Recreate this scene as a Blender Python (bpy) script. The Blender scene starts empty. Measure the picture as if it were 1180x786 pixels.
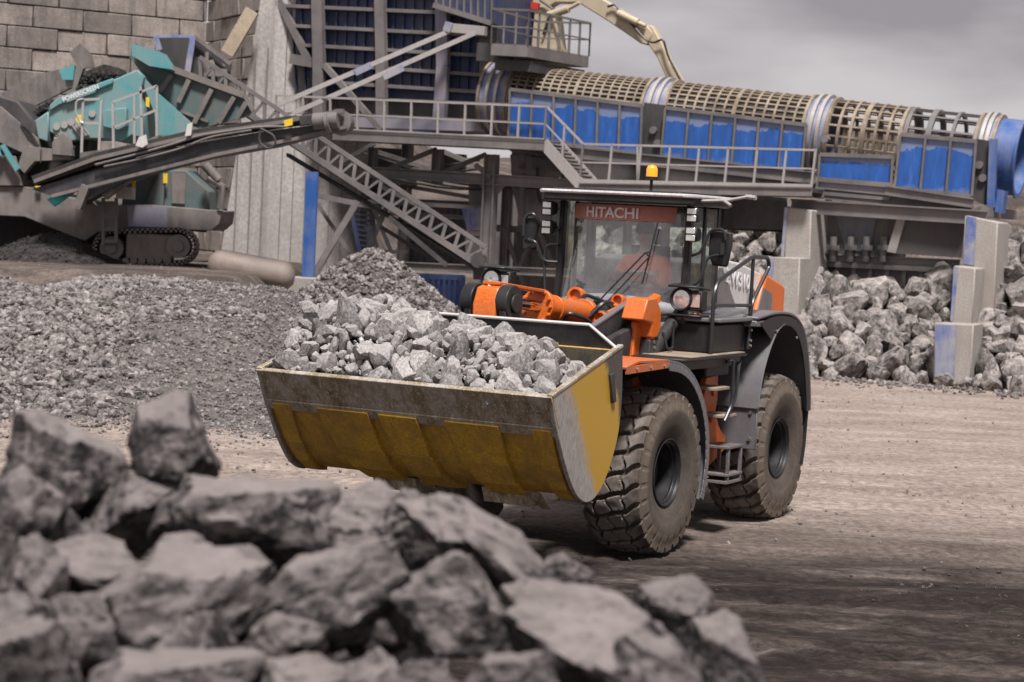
import bpy, math, random
import numpy as np
from mathutils import Vector, Matrix

random.seed(7)
R = math.radians
scene = bpy.context.scene
C = scene.collection

# ------------------------------------------------------------------ camera
CAM_H, F_PX, PITCH, ROLL = 3.45, 2300.0, math.atan(140 / 2300), R(2.8)
cam_d = bpy.data.cameras.new('camera')
cam = bpy.data.objects.new('camera', cam_d)
C.objects.link(cam)
cam_d.sensor_width = 36
cam_d.lens = F_PX / 1180 * 36
cam_d.clip_start = 0.1
cam_d.clip_end = 2500
_f = Vector((0, math.cos(PITCH), -math.sin(PITCH)))
_u0 = Vector((0, math.sin(PITCH), math.cos(PITCH)))
_r0 = Vector((1, 0, 0))
_r = _r0 * math.cos(ROLL) + _u0 * math.sin(ROLL)
_u = _u0 * math.cos(ROLL) - _r0 * math.sin(ROLL)
cam.matrix_world = Matrix(((_r.x, _u.x, -_f.x, 0), (_r.y, _u.y, -_f.y, 0), (_r.z, _u.z, -_f.z, CAM_H), (0, 0, 0, 1)))
cam_d.dof.use_dof = True
cam_d.dof.focus_distance = 19.0
cam_d.dof.aperture_fstop = 3.2
scene.camera = cam

# ------------------------------------------------------------------ sky, sun, exposure
SUN_EL, SUN_AZ = R(61), R(170)          # azimuth measured clockwise from +Y: high, from behind the camera
world = bpy.data.worlds.new('World')
scene.world = world
world.use_nodes = True
nt = world.node_tree
nt.nodes.clear()
wo = nt.nodes.new('ShaderNodeOutputWorld')
bg = nt.nodes.new('ShaderNodeBackground')
bg.inputs['Strength'].default_value = 0.1
sky = nt.nodes.new('ShaderNodeTexSky')
sky.sky_type = 'NISHITA'
sky.sun_disc = False
sky.sun_elevation = SUN_EL
sky.sun_rotation = SUN_AZ
hs = nt.nodes.new('ShaderNodeHueSaturation')
hs.inputs['Saturation'].default_value = 0.15
tc = nt.nodes.new('ShaderNodeTexCoord')
mp = nt.nodes.new('ShaderNodeMapping')
mp.inputs['Scale'].default_value = (1.0, 1.0, 3.2)
mp.inputs['Location'].default_value = (0.35, 0.1, 0.0)
nz = nt.nodes.new('ShaderNodeTexNoise')
nz.inputs['Scale'].default_value = 4.2
nz.inputs['Detail'].default_value = 5
nz.inputs['Roughness'].default_value = 0.45
rp = nt.nodes.new('ShaderNodeValToRGB')
rp.color_ramp.elements[0].position = 0.16
rp.color_ramp.elements[0].color = (2.2, 2.0, 2.2, 1)
rp.color_ramp.elements[1].position = 0.50
rp.color_ramp.elements[1].color = (4.9, 4.55, 4.68, 1)
mx = nt.nodes.new('ShaderNodeMix')
mx.data_type = 'RGBA'
mx.inputs['Factor'].default_value = 0.86
L = nt.links.new
L(tc.outputs['Generated'], mp.inputs['Vector'])
L(mp.outputs[0], nz.inputs['Vector'])
sxyz = nt.nodes.new('ShaderNodeSeparateXYZ'); L(tc.outputs['Generated'], sxyz.inputs[0])
g1 = nt.nodes.new('ShaderNodeMath'); g1.operation = 'MULTIPLY_ADD'; g1.inputs[1].default_value = -0.55; L(sxyz.outputs['X'], g1.inputs[0])
g0 = nt.nodes.new('ShaderNodeMath'); g0.operation = 'MULTIPLY_ADD'; g0.inputs[1].default_value = 1.9; g0.inputs[2].default_value = -0.42; L(nz.outputs['Fac'], g0.inputs[0]); L(g0.outputs[0], g1.inputs[2])
g2 = nt.nodes.new('ShaderNodeMath'); g2.operation = 'MULTIPLY_ADD'; g2.inputs[1].default_value = -0.9; g2.use_clamp = True
zc = nt.nodes.new('ShaderNodeMath'); zc.operation = 'MINIMUM'; zc.inputs[1].default_value = 0.22; L(sxyz.outputs['Z'], zc.inputs[0]); L(zc.outputs[0], g2.inputs[0]); L(g1.outputs[0], g2.inputs[2])
L(g2.outputs[0], rp.inputs[0])
L(sky.outputs[0], hs.inputs['Color'])
L(hs.outputs[0], mx.inputs['A'])
L(rp.outputs[0], mx.inputs['B'])
L(mx.outputs['Result'], bg.inputs['Color'])
L(bg.outputs[0], wo.inputs['Surface'])

sun_d = bpy.data.lights.new('sun', 'SUN')
sun_d.energy = 5.0
sun_d.angle = R(10)
sun_d.color = (1.0, 0.965, 0.94)
sun = bpy.data.objects.new('sun', sun_d)
C.objects.link(sun)
_sd = Vector((math.sin(SUN_AZ) * math.cos(SUN_EL), math.cos(SUN_AZ) * math.cos(SUN_EL), math.sin(SUN_EL)))
sun.rotation_euler = _sd.to_track_quat('Z', 'Y').to_euler()
sun.location = (-20, -20, 60)

vs = scene.view_settings
vs.view_transform = 'Standard'
vs.look = 'None'
vs.exposure = 0.28
vs.gamma = 1
vs.use_curve_mapping = False

# ------------------------------------------------------------------ photo pixel -> point in the world
def ray(px, py):
    dx, dy = px - 590, py - 393
    x = dx * math.cos(ROLL) + dy * math.sin(ROLL)
    y = dy * math.cos(ROLL) - dx * math.sin(ROLL)
    return _r0 * x + _f * F_PX - _u0 * y

def wp(px, py, Y):
    """point at depth Y (metres north of the camera)"""
    d = ray(px, py)
    return Vector((0, 0, CAM_H)) + d * (Y / d.y)

def onplane(px, py, M, ax, val):
    """point of the pixel ray on the plane (local axis ax = val) of frame M, in M's coordinates"""
    Mi = M.inverted()
    o = Mi @ Vector((0, 0, CAM_H))
    d = Mi.to_3x3() @ ray(px, py)
    return o + d * ((val - o[ax]) / d[ax])

# ------------------------------------------------------------------ tagging
def tag(o, label=None, cat=None, group=None, kind=None):
    if label: o['label'] = label
    if cat: o['category'] = cat
    if group: o['group'] = group
    if kind: o['kind'] = kind
    return o

def thing(name, label, cat, loc=(0, 0, 0), rz=0.0, group=None):
    o = bpy.data.objects.new(name, None)
    C.objects.link(o)
    o.empty_display_size = 0.3
    o.matrix_world = Matrix.Translation(Vector(loc)) @ Matrix.Rotation(rz, 4, 'Z')
    o['mw'] = [v for row in o.matrix_world for v in row]
    return tag(o, label, cat, group)

def mw(o):
    if 'mw' in o:
        a = list(o['mw'])
        return Matrix((a[0:4], a[4:8], a[8:12], a[12:16]))
    return Matrix.Identity(4)

# ------------------------------------------------------------------ mesh builder
DEFAULT_M = None      # frame the coordinates are given in; None = the parent's own frame
class MB:
    def __init__(s):
        s.v, s.f, s.m, s.mi, s.starts = [], [], [], 0, []
    def add(s, vs_, fs):
        b = len(s.v); s.starts.append((b, len(s.f)))
        s.v += [Vector(p) for p in vs_]
        for f in fs:
            s.f.append([b + i for i in f])
            s.m.append(s.mi)
        return s
    def box(s, c, d, rot=None):
        c = Vector(c); h = Vector(d) / 2
        ps = [Vector((x * h.x, y * h.y, z * h.z)) for x in (-1, 1) for y in (-1, 1) for z in (-1, 1)]
        if rot is not None: ps = [rot @ p for p in ps]
        return s.add([c + p for p in ps], [(0, 1, 3, 2), (4, 6, 7, 5), (0, 4, 5, 1), (2, 3, 7, 6), (0, 2, 6, 4), (1, 5, 7, 3)])
    def b2(s, a, b):
        a = Vector(a); b = Vector(b)
        return s.box((a + b) / 2, (abs(b.x - a.x), abs(b.y - a.y), abs(b.z - a.z)))
    def bar(s, p0, p1, w, h=None, up=(0, 0, 1)):
        h = h or w
        p0 = Vector(p0); p1 = Vector(p1)
        d = (p1 - p0).normalized(); up = Vector(up)
        if abs(d.dot(up)) > 0.98: up = Vector((0, 1, 0)) if abs(d.y) < .9 else Vector((1, 0, 0))
        sx = d.cross(up).normalized(); uy = sx.cross(d).normalized()
        ps = []
        for p in (p0, p1):
            for a, b in ((-1, -1), (1, -1), (1, 1), (-1, 1)):
                ps.append(p + sx * (a * w / 2) + uy * (b * h / 2))
        return s.add(ps, [(3, 2, 1, 0), (4, 5, 6, 7), (0, 1, 5, 4), (1, 2, 6, 5), (2, 3, 7, 6), (3, 0, 4, 7)])
    def ibeam(s, p0, p1, w, h, t=0.03, up=(0, 0, 1)):
        p0 = Vector(p0); p1 = Vector(p1); d = (p1 - p0).normalized(); up = Vector(up)
        if abs(d.dot(up)) > 0.98: up = Vector((0, 1, 0))
        sx = d.cross(up).normalized(); uy = sx.cross(d).normalized()
        o = uy * (h / 2 - t / 2)
        s.bar(p0 + o, p1 + o, w, t, uy); s.bar(p0 - o, p1 - o, w, t, uy)
        return s.bar(p0, p1, t, h - 2 * t - 0.002, uy)
    def cyl(s, p0, p1, r0, r1=None, n=16, cap=True):
        r1 = r0 if r1 is None else r1
        p0 = Vector(p0); p1 = Vector(p1); d = (p1 - p0).normalized()
        q = Vector((0, 0, 1)) if abs(d.z) < .9 else Vector((1, 0, 0))
        a = d.cross(q).normalized(); b = d.cross(a)
        ps = []
        for p, r in ((p0, r0), (p1, r1)):
            for i in range(n):
                t = 2 * math.pi * i / n
                ps.append(p + a * (math.cos(t) * r) + b * (math.sin(t) * r))
        fs = [(i, (i + 1) % n, n + (i + 1) % n, n + i) for i in range(n)]
        if cap: fs += [list(range(n))[::-1], list(range(n, 2 * n))]
        return s.add(ps, fs)
    def tube(s, pts, r, n=8, round_=0.0):
        pts = [Vector(p) for p in pts]
        if round_ > 0:
            out = [pts[0]]
            for i in range(1, len(pts) - 1):
                a, b, c = pts[i - 1], pts[i], pts[i + 1]
                k = min(round_, (a - b).length * .45, (c - b).length * .45)
                s0 = b + (a - b).normalized() * k; s1 = b + (c - b).normalized() * k
                for t in (0, .25, .5, .75, 1):
                    out.append(s0 * (1 - t) ** 2 + b * 2 * t * (1 - t) + s1 * t * t)
            pts = out + [pts[-1]]
        ps = []; N = len(pts)
        up = None
        for i, p in enumerate(pts):
            d = ((pts[min(i + 1, N - 1)] - pts[max(i - 1, 0)])).normalized()
            if up is None:
                up = Vector((0, 0, 1)) if abs(d.z) < .9 else Vector((1, 0, 0))
            a = d.cross(up).normalized(); b = a.cross(d).normalized(); up = b
            for j in range(n):
                t = 2 * math.pi * j / n
                ps.append(p + a * (math.cos(t) * r) + b * (math.sin(t) * r))
        fs = [(i * n + j, i * n + (j + 1) % n, (i + 1) * n + (j + 1) % n, (i + 1) * n + j) for i in range(N - 1) for j in range(n)]
        fs += [list(range(n))[::-1], list(range((N - 1) * n, N * n))]
        return s.add(ps, fs)
    def prism(s, poly, vec):
        poly = [Vector(p) for p in poly]; vec = Vector(vec); n = len(poly)
        return s.add(poly + [p + vec for p in poly], [list(range(n))[::-1], list(range(n, 2 * n))] + [(i, (i + 1) % n, n + (i + 1) % n, n + i) for i in range(n)])
    def px(s, yz, x0, x1):
        """outline in the local y-z plane extruded from x0 to x1"""
        return s.prism([(x0, a, b) for a, b in yz], (x1 - x0, 0, 0))
    def sheet(s, yz, x0, x1, t):
        """bent plate: open polyline in y-z with thickness t"""
        P = [Vector((0, a, b)) for a, b in yz]; N = []
        for i in range(len(P)):
            d = (P[min(i + 1, len(P) - 1)] - P[max(i - 1, 0)]).normalized()
            N.append(Vector((0, -d.z, d.y)))
        q = [(p.y, p.z) for p in P] + [((P[i] + N[i] * t).y, (P[i] + N[i] * t).z) for i in range(len(P) - 1, -1, -1)]
        n = len(P)
        vs_ = [(x0, a, b) for a, b in q] + [(x1, a, b) for a, b in q]
        m = 2 * n; fs = []
        for i in range(n - 1):
            fs.append((i, i + 1, m - 2 - i, m - 1 - i))
            fs.append((m + m - 1 - i, m + m - 2 - i, m + i + 1, m + i))
        fs += [(i, m + i, m + (i + 1) % m, (i + 1) % m) for i in range(m)]
        return s.add(vs_, fs)
    def lathe(s, prof, p0, axis, n=32, a0=0.0, a1=2 * math.pi):
        """prof: (distance along axis, radius)"""
        p0 = Vector(p0); d = Vector(axis).normalized()
        q = Vector((0, 0, 1)) if abs(d.z) < .9 else Vector((1, 0, 0))
        a = d.cross(q).normalized(); b = d.cross(a)
        full = abs(a1 - a0 - 2 * math.pi) < 1e-6; k = n if full else n + 1
        ps = [p0 + d * h + a * (math.cos(a0 + (a1 - a0) * i / n) * r) + b * (math.sin(a0 + (a1 - a0) * i / n) * r) for h, r in prof for i in range(k)]
        fs = [(j * k + i, j * k + (i + 1) % k, (j + 1) * k + (i + 1) % k, (j + 1) * k + i) for j in range(len(prof) - 1) for i in range(n)]
        return s.add(ps, fs)
    def build_each(s, name, mats, parent=None, per=1, **k):
        """one object for every 'per' shapes added"""
        out = []; tot = len(s.starts)
        for i in range(0, tot, per):
            v0, f0 = s.starts[i]; v1, f1 = s.starts[i + per] if i + per < tot else (len(s.v), len(s.f))
            q = MB(); q.v = s.v[v0:v1]; q.f = [[j - v0 for j in f] for f in s.f[f0:f1]]; q.m = s.m[f0:f1]
            out.append(q.build(name, mats, parent, **k))
        return out
    def build(s, name, mats, parent=None, M=None, bevel=0.0, smooth=35, seg=1):
        W = M or DEFAULT_M or (mw(parent) if parent else Matrix.Identity(4))
        v = [W @ p for p in s.v]
        if parent is not None:
            Pi = mw(parent).inverted()
        else:
            xs = [p.x for p in v]; ys = [p.y for p in v]; zs = [p.z for p in v]
            Pi = Matrix.Translation(-Vector(((min(xs) + max(xs)) / 2, (min(ys) + max(ys)) / 2, min(zs))))
        me = bpy.data.meshes.new(name)
        me.from_pydata([Pi @ p for p in v], [], s.f)
        for m in (mats if isinstance(mats, (list, tuple)) else [mats]): me.materials.append(m)
        me.polygons.foreach_set('material_index', s.m)
        me.update()
        import bmesh
        bm = bmesh.new(); bm.from_mesh(me)
        bmesh.ops.recalc_face_normals(bm, faces=bm.faces)
        bm.to_mesh(me); bm.free()
        if smooth:
            me.shade_smooth(); me.set_sharp_from_angle(angle=R(smooth))
        o = bpy.data.objects.new(name, me)
        C.objects.link(o)
        if parent is not None:
            o.parent = parent
            o['mw'] = [x for row in mw(parent) for x in row]
        else:
            o.location = -Pi.translation
            o['mw'] = [x for row in Matrix.Translation(o.location) for x in row]
        if bevel:
            b = o.modifiers.new('bevel', 'BEVEL'); b.width = bevel; b.segments = seg
            b.limit_method = 'ANGLE'; b.angle_limit = R(40)
        return o

def smooth_line(P, k=4):
    """Catmull-Rom through 2-D points"""
    P = [np.array(p, float) for p in P]; out = []
    Q = [2 * P[0] - P[1]] + P + [2 * P[-1] - P[-2]]
    for i in range(1, len(Q) - 2):
        for j in range(k):
            t = j / k; a, b_, c_, d = Q[i - 1:i + 3]
            out.append(tuple(.5 * ((2 * b_) + (c_ - a) * t + (2 * a - 5 * b_ + 4 * c_ - d) * t * t + (3 * b_ - a - 3 * c_ + d) * t ** 3)))
    return out + [tuple(P[-1])]

def np_mesh(name, V, Fq, mats, parent=None, smooth=None, loc=None):
    me = bpy.data.meshes.new(name)
    V = np.asarray(V, dtype=np.float32)
    if loc is not None: V = V - np.array(loc, dtype=np.float32)
    Fq = np.asarray(Fq, dtype=np.int32); k = Fq.shape[1]
    me.vertices.add(len(V)); me.vertices.foreach_set('co', V.ravel())
    me.loops.add(Fq.size); me.loops.foreach_set('vertex_index', Fq.ravel())
    me.polygons.add(len(Fq)); me.polygons.foreach_set('loop_start', np.arange(0, Fq.size, k, dtype=np.int32))
    me.update(calc_edges=True)
    for m in (mats if isinstance(mats, (list, tuple)) else [mats]): me.materials.append(m)
    if smooth is not None:
        me.shade_smooth()
        if smooth < 180: me.set_sharp_from_angle(angle=R(smooth))
    else:
        me.shade_flat()
    o = bpy.data.objects.new(name, me)
    C.objects.link(o)
    if loc is not None: o.location = loc
    if parent is not None: o.parent = parent
    return o

def text(body, size, M, mat_, name, parent, extrude=0.004, bold=0.0, sx=1.0, space=1.0):
    """M: matrix in the parent's frame; text lies in its x-y plane"""
    cu = bpy.data.curves.new(name, 'FONT')
    cu.body = body; cu.size = size; cu.extrude = extrude; cu.offset = bold
    cu.align_x = 'CENTER'; cu.align_y = 'CENTER'; cu.space_character = space
    t = bpy.data.objects.new(name, cu)
    C.objects.link(t)
    bpy.context.view_layer.update()
    me = bpy.data.meshes.new_from_object(t.evaluated_get(bpy.context.evaluated_depsgraph_get()))
    bpy.data.objects.remove(t); bpy.data.curves.remove(cu)
    me.materials.clear(); me.materials.append(mat_)
    me.transform(M @ Matrix.Diagonal((sx, 1, 1, 1)))
    o = bpy.data.objects.new(name, me)
    C.objects.link(o)
    o.parent = parent
    return o

def basis(right, up, origin):
    r = Vector(right).normalized(); u = Vector(up); u = (u - r * u.dot(r)).normalized(); n = r.cross(u)
    return Matrix(((r.x, u.x, n.x, origin[0]), (r.y, u.y, n.y, origin[1]), (r.z, u.z, n.z, origin[2]), (0, 0, 0, 1)))

# ------------------------------------------------------------------ materials
def nodes_of(name):
    m = bpy.data.materials.new(name); m.use_nodes = True
    t = m.node_tree; p = t.nodes['Principled BSDF']
    return m, t, p

def noise(t, scale, detail=4, rough=.55, vec=None, mapscale=None):
    n = t.nodes.new('ShaderNodeTexNoise')
    n.inputs['Scale'].default_value = scale; n.inputs['Detail'].default_value = detail; n.inputs['Roughness'].default_value = rough
    if vec is not None:
        if mapscale:
            mp_ = t.nodes.new('ShaderNodeMapping'); mp_.inputs['Scale'].default_value = mapscale
            t.links.new(vec, mp_.inputs[0]); vec = mp_.outputs[0]
        t.links.new(vec, n.inputs['Vector'])
    return n.outputs['Fac']

def ramp(t, fac, stops):
    r = t.nodes.new('ShaderNodeValToRGB'); t.links.new(fac, r.inputs[0])
    e = r.color_ramp.elements
    while len(e) < len(stops): e.new(.5)
    for i, (p, c) in enumerate(stops):
        e[i].position = p; e[i].color = (*c, 1) if not isinstance(c, (int, float)) else (c, c, c, 1)
    return r.outputs[0]

def mix(t, fac, a, b, mode='MIX'):
    m = t.nodes.new('ShaderNodeMix'); m.data_type = 'RGBA'; m.blend_type = mode
    for k, v in (('Factor', fac), ('A', a), ('B', b)):
        s = m.inputs[k]
        if isinstance(v, (int, float)): s.default_value = v
        elif isinstance(v, tuple): s.default_value = (*v, 1)
        else: t.links.new(v, s)
    return m.outputs['Result']

def bump(t, p, h, strength=.3, dist=.02):
    b = t.nodes.new('ShaderNodeBump'); b.inputs['Strength'].default_value = strength; b.inputs['Distance'].default_value = dist
    t.links.new(h, b.inputs['Height']); t.links.new(b.outputs[0], p.inputs['Normal'])

def objco(t):
    return t.nodes.new('ShaderNodeTexCoord').outputs['Object']

DUST = (.27, .24, .228)
def paint(name, base, rough=.5, metal=0, dirt=DUST, amt=.35, scale=1.2, streak=.25, bstr=.15, bscale=40, spec=.5, lo=.43, hi=.62):
    m, t, p = nodes_of(name); co = objco(t)
    n1 = noise(t, scale, 6, .65, co)
    n2 = noise(t, scale * 6, 5, .7, co, (1, 1, .16))
    n3 = noise(t, bscale, 4, .6, co)
    c = mix(t, 1.0, base, ramp(t, n3, [(.35, .80), (.65, 1.18)]), 'MULTIPLY')
    f1 = ramp(t, n1, [(lo, 0), (hi, amt)])
    f2 = ramp(t, n2, [(.46, 0), (.66, streak)])
    c = mix(t, f1, c, dirt)
    c = mix(t, f2, c, dirt)
    t.links.new(c, p.inputs['Base Color'])
    t.links.new(ramp(t, n1, [(.3, rough * .85), (.7, min(1, rough * 1.35))]), p.inputs['Roughness'])
    p.inputs['Metallic'].default_value = metal
    p.inputs['Specular IOR Level'].default_value = spec
    if bstr: bump(t, p, n3, bstr, .01)
    return m

def faded_blue():
    # blue side sheets, rubbed pale along the top and bottom edges by falling stone
    m, t, p = nodes_of('faded_blue_sheet'); co = objco(t)
    g = t.nodes.new('ShaderNodeTexCoord').outputs['Generated']; sp = t.nodes.new('ShaderNodeSeparateXYZ'); t.links.new(g, sp.inputs[0])
    n = noise(t, 1.6, 6, .65, co); n2 = noise(t, 5, 6, .7, co, (1.5, 1, .25))
    a = t.nodes.new('ShaderNodeMath'); a.operation = 'MULTIPLY_ADD'; a.inputs[1].default_value = .5
    t.links.new(n, a.inputs[0]); t.links.new(sp.outputs['Z'], a.inputs[2])
    c = mix(t, 1.0, (.017, .088, .33), ramp(t, n2, [(.3, .7), (.7, 1.25)]), 'MULTIPLY')
    f = ramp(t, a.outputs[0], [(.22, .6), (.36, .0), (1.12, 0), (1.30, .30), (1.42, .6)])
    c = mix(t, f, c, (.24, .26, .33)); c = mix(t, ramp(t, n2, [(.6, 0), (.8, .35)]), c, (.25, .25, .27))
    t.links.new(c, p.inputs['Base Color']); p.inputs['Roughness'].default_value = .5
    return m

def block_mat():
    m, t, p = nodes_of('weathered_block_concrete'); co = objco(t)
    r_ = t.nodes.new('ShaderNodeNewGeometry').outputs['Random Per Island']
    n1 = noise(t, .7, 6, .7, co); n2 = noise(t, 3, 5, .7, co, (1, 1, .14)); n3 = noise(t, 14, 5, .65, co)
    c = mix(t, 1.0, (.31, .268, .24), ramp(t, r_, [(0, .68), (1, 1.22)]), 'MULTIPLY')
    c = mix(t, ramp(t, n1, [(.4, 0), (.68, .7)]), c, (.10, .084, .076))
    c = mix(t, ramp(t, n2, [(.48, 0), (.72, .65)]), c, (.07, .06, .057))
    c = mix(t, 1.0, c, ramp(t, n3, [(.3, .8), (.7, 1.2)]), 'MULTIPLY')
    t.links.new(c, p.inputs['Base Color']); p.inputs['Roughness'].default_value = .9
    bump(t, p, n3, .35, .03)
    return m

def flat(name, base, rough=.6, metal=0, spec=.5):
    m, t, p = nodes_of(name); co = objco(t)
    c = mix(t, 1.0, base, ramp(t, noise(t, 18, 4, .6, co), [(.25, .85), (.75, 1.12)]), 'MULTIPLY')
    t.links.new(c, p.inputs['Base Color'])
    p.inputs['Roughness'].default_value = rough; p.inputs['Metallic'].default_value = metal
    p.inputs['Specular IOR Level'].default_value = spec
    return m

def stone(name, dark, light, scale=6, vein=.5, rnd='OBJECT', bstr=.5, bdist=.02, dust=DUST, dust_light_amt=.25):
    m, t, p = nodes_of(name); co = objco(t)
    if rnd == 'OBJECT':
        info = t.nodes.new('ShaderNodeObjectInfo'); r_ = info.outputs['Random']
        add = t.nodes.new('ShaderNodeVectorMath'); add.operation = 'ADD'
        sc = t.nodes.new('ShaderNodeVectorMath'); sc.operation = 'SCALE'; sc.inputs[0].default_value = (13, 7, 29)
        t.links.new(r_, sc.inputs['Scale']); t.links.new(co, add.inputs[0]); t.links.new(sc.outputs[0], add.inputs[1]); co = add.outputs[0]
    else:
        r_ = t.nodes.new('ShaderNodeNewGeometry').outputs['Random Per Island']
    n1 = noise(t, scale, 8, .68, co); n2 = noise(t, scale * .35, 3, .5, co); n3 = noise(t, scale * 5, 6, .7, co)
    c = ramp(t, n1, [(.39, dark), (.5, tuple(a * .45 + b * .55 for a, b in zip(dark, light))), (.62, tuple(b * 1.15 for b in light))])
    c = mix(t, 1.0, c, ramp(t, r_, [(0, .62), (.5, .95), (1, 1.28)]), 'MULTIPLY')
    c = mix(t, 1.0, c, ramp(t, n3, [(.38, .68), (.62, 1.28)]), 'MULTIPLY')
    if vein:
        vf = ramp(t, n2, [(.56, 0), (.61, vein), (.70, vein * .3)])
        c = mix(t, vf, c, tuple(min(.75, x * 1.9) for x in light))
    # fresh breaks: pale chipped spots and thin dark seams
    vo = t.nodes.new('ShaderNodeTexVoronoi'); vo.feature = 'DISTANCE_TO_EDGE'; vo.inputs['Scale'].default_value = scale * .55
    wv = t.nodes.new('ShaderNodeMix'); wv.data_type = 'VECTOR'; wv.inputs['Factor'].default_value = .35
    nv = t.nodes.new('ShaderNodeTexNoise'); nv.inputs['Scale'].default_value = scale * .8; nv.inputs['Detail'].default_value = 4; t.links.new(co, nv.inputs['Vector'])
    t.links.new(co, wv.inputs['A']); t.links.new(nv.outputs['Color'], wv.inputs['B']); t.links.new(wv.outputs['Result'], vo.inputs['Vector'])
    seam = ramp(t, vo.outputs['Distance'], [(0, .55), (.018, 1)])
    c = mix(t, 1.0, c, seam, 'MULTIPLY')
    n4 = noise(t, scale * 1.7, 7, .75, co)
    c = mix(t, ramp(t, n4, [(.56, 0), (.64, vein * .9)]), c, tuple(min(.7, x * 2.2) for x in light))
    # upward faces paler: dust, plus light from above put into the colour
    g = t.nodes.new('ShaderNodeNewGeometry'); sp = t.nodes.new('ShaderNodeSeparateXYZ')
    t.links.new(g.outputs['Normal'], sp.inputs[0])
    up = ramp(t, sp.outputs['Z'], [(.35, 0), (.95, dust_light_amt)])
    c = mix(t, up, c, dust)
    t.links.new(c, p.inputs['Base Color'])
    p.inputs['Roughness'].default_value = .88
    p.inputs['Specular IOR Level'].default_value = .25
    hb_ = t.nodes.new('ShaderNodeMath'); hb_.operation = 'MULTIPLY_ADD'; hb_.inputs[1].default_value = .35
    t.links.new(n3, hb_.inputs[0]); t.links.new(n1, hb_.inputs[2])
    bump(t, p, hb_.outputs[0], bstr, bdist)
    return m

M = {}
M['steel'] = paint('dusty_steel', (.125, .115, .115), .6, .1, amt=.55, scale=.8, dirt=(.235, .205, .19))
M['steel_dark'] = paint('dark_steel', (.035, .033, .035), .6, .1, amt=.35, scale=.8, dirt=(.11, .095, .09))
M['steel_light'] = paint('pale_galvanised_steel', (.42, .39, .375), .5, .3, amt=.4, scale=1.0)
M['cage'] = paint('pale_worn_cage_steel', (.30, .245, .185), .6, .1, amt=.75, scale=1.5, dirt=(.12, .088, .06), streak=.5)
M['navy'] = paint('navy_panel_paint', (.016, .032, .10), .55, amt=.5, scale=.7, streak=.45, dirt=(.09, .085, .10))
M['blue'] = paint('blue_panel_paint', (.018, .08, .29), .45, amt=.35, scale=.6, streak=.35, dirt=(.22, .23, .28))
M['blue_worn'] = paint('worn_blue_paint', (.07, .115, .33), .6, amt=.85, scale=1.2, streak=.5, dirt=(.34, .32, .32), lo=.35, hi=.6)
M['concrete'] = paint('pale_concrete', (.35, .325, .30), .85, amt=.7, scale=.6, streak=.5, dirt=(.27, .235, .21), bstr=.25, bscale=25, spec=.2)
M['conc_dark'] = paint('stained_concrete', (.235, .215, .205), .85, amt=.55, scale=.5, streak=.6, dirt=(.135, .12, .115), bstr=.3, bscale=20, spec=.2)
M['block'] = paint('weathered_block_concrete', (.285, .255, .235), .9, amt=.7, scale=.6, streak=.7, dirt=(.13, .113, .105), bstr=.3, bscale=14, spec=.15)
M['silo'] = paint('silo_concrete', (.44, .405, .385), .85, amt=.45, scale=.3, streak=.45, dirt=(.26, .238, .225), bstr=.2, bscale=10, spec=.2)
M['sheet'] = paint('weathered_sheet_metal', (.085, .08, .083), .6, .1, amt=.6, scale=.6, streak=.6, dirt=(.17, .15, .145))
M['teal'] = paint('teal_paint', (.075, .27, .29), .5, amt=.55, scale=.9, streak=.4, dirt=(.26, .245, .225))
M['teal_dirty'] = paint('dirty_teal_paint', (.035, .115, .12), .6, amt=.8, scale=1.1, streak=.6, dirt=(.13, .118, .11), lo=.35, hi=.6)
M['greymach'] = paint('dust_caked_grey_machine', (.095, .085, .083), .75, amt=.8, scale=1.1, streak=.6, dirt=(.215, .182, .165), lo=.35, hi=.62)
M['purple'] = paint('faded_purple_grey_panel', (.19, .18, .24), .6, amt=.6, scale=1.0, streak=.4)
M['belt'] = paint('black_rubber_belt', (.018, .017, .018), .75, amt=.3, scale=1.5, dirt=(.10, .09, .085))
M['beige'] = paint('beige_machine_paint', (.50, .41, .27), .5, amt=.3, scale=.6)
M['orange'] = paint('orange_machine_paint', (.62, .125, .012), .33, amt=.30, scale=1.6, streak=.12, dirt=(.33, .16, .08), bstr=.03)
M['orange_dirty'] = paint('dusty_orange_paint', (.55, .115, .02), .5, amt=.55, scale=2.2, streak=.3, dirt=(.25, .16, .11), bstr=.08)
M['yellow'] = paint('mustard_bucket_paint', (.52, .30, .032), .42, amt=.5, scale=2.2, streak=.55, dirt=(.22, .13, .045), bstr=.06)
M['black'] = paint('black_machine_paint', (.012, .012, .014), .42, amt=.25, scale=1.6, streak=.15, dirt=(.07, .063, .06), bstr=.03, spec=.35)
M['plastic'] = paint('dark_grey_fender_plastic', (.125, .12, .132), .42, amt=.3, scale=1.6, streak=.2, dirt=(.20, .18, .165), bstr=.06, bscale=120)
M['charcoal'] = paint('charcoal_frame_paint', (.026, .025, .028), .45, amt=.35, scale=1.6, streak=.2, dirt=(.11, .098, .092), bstr=.03, spec=.35)
M['hoodwhite'] = paint('white_grey_hood_paint', (.60, .58, .58), .3, amt=.25, scale=1.4, dirt=(.30, .27, .25), bstr=0)
M['hoodgrey'] = paint('mid_grey_hood_paint', (.12, .115, .12), .35, amt=.3, scale=1.4, bstr=0)
M['tread_dirt'] = paint('dusty_step_plate', (.22, .17, .125), .85, amt=.6, scale=4, dirt=(.36, .29, .22), bstr=.4)
M['rail_black'] = flat('black_handrail', (.025, .025, .028), .35)
M['chrome'] = flat('chrome_rod', (.75, .73, .72), .12, 1.0)
M['bolt'] = flat('zinc_bolt', (.55, .53, .5), .35, .9)
M['seat'] = flat('dark_seat_fabric', (.02, .02, .022), .9)
M['hivis'] = flat('orange_work_jacket', (.95, .17, .04), .85)
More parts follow.
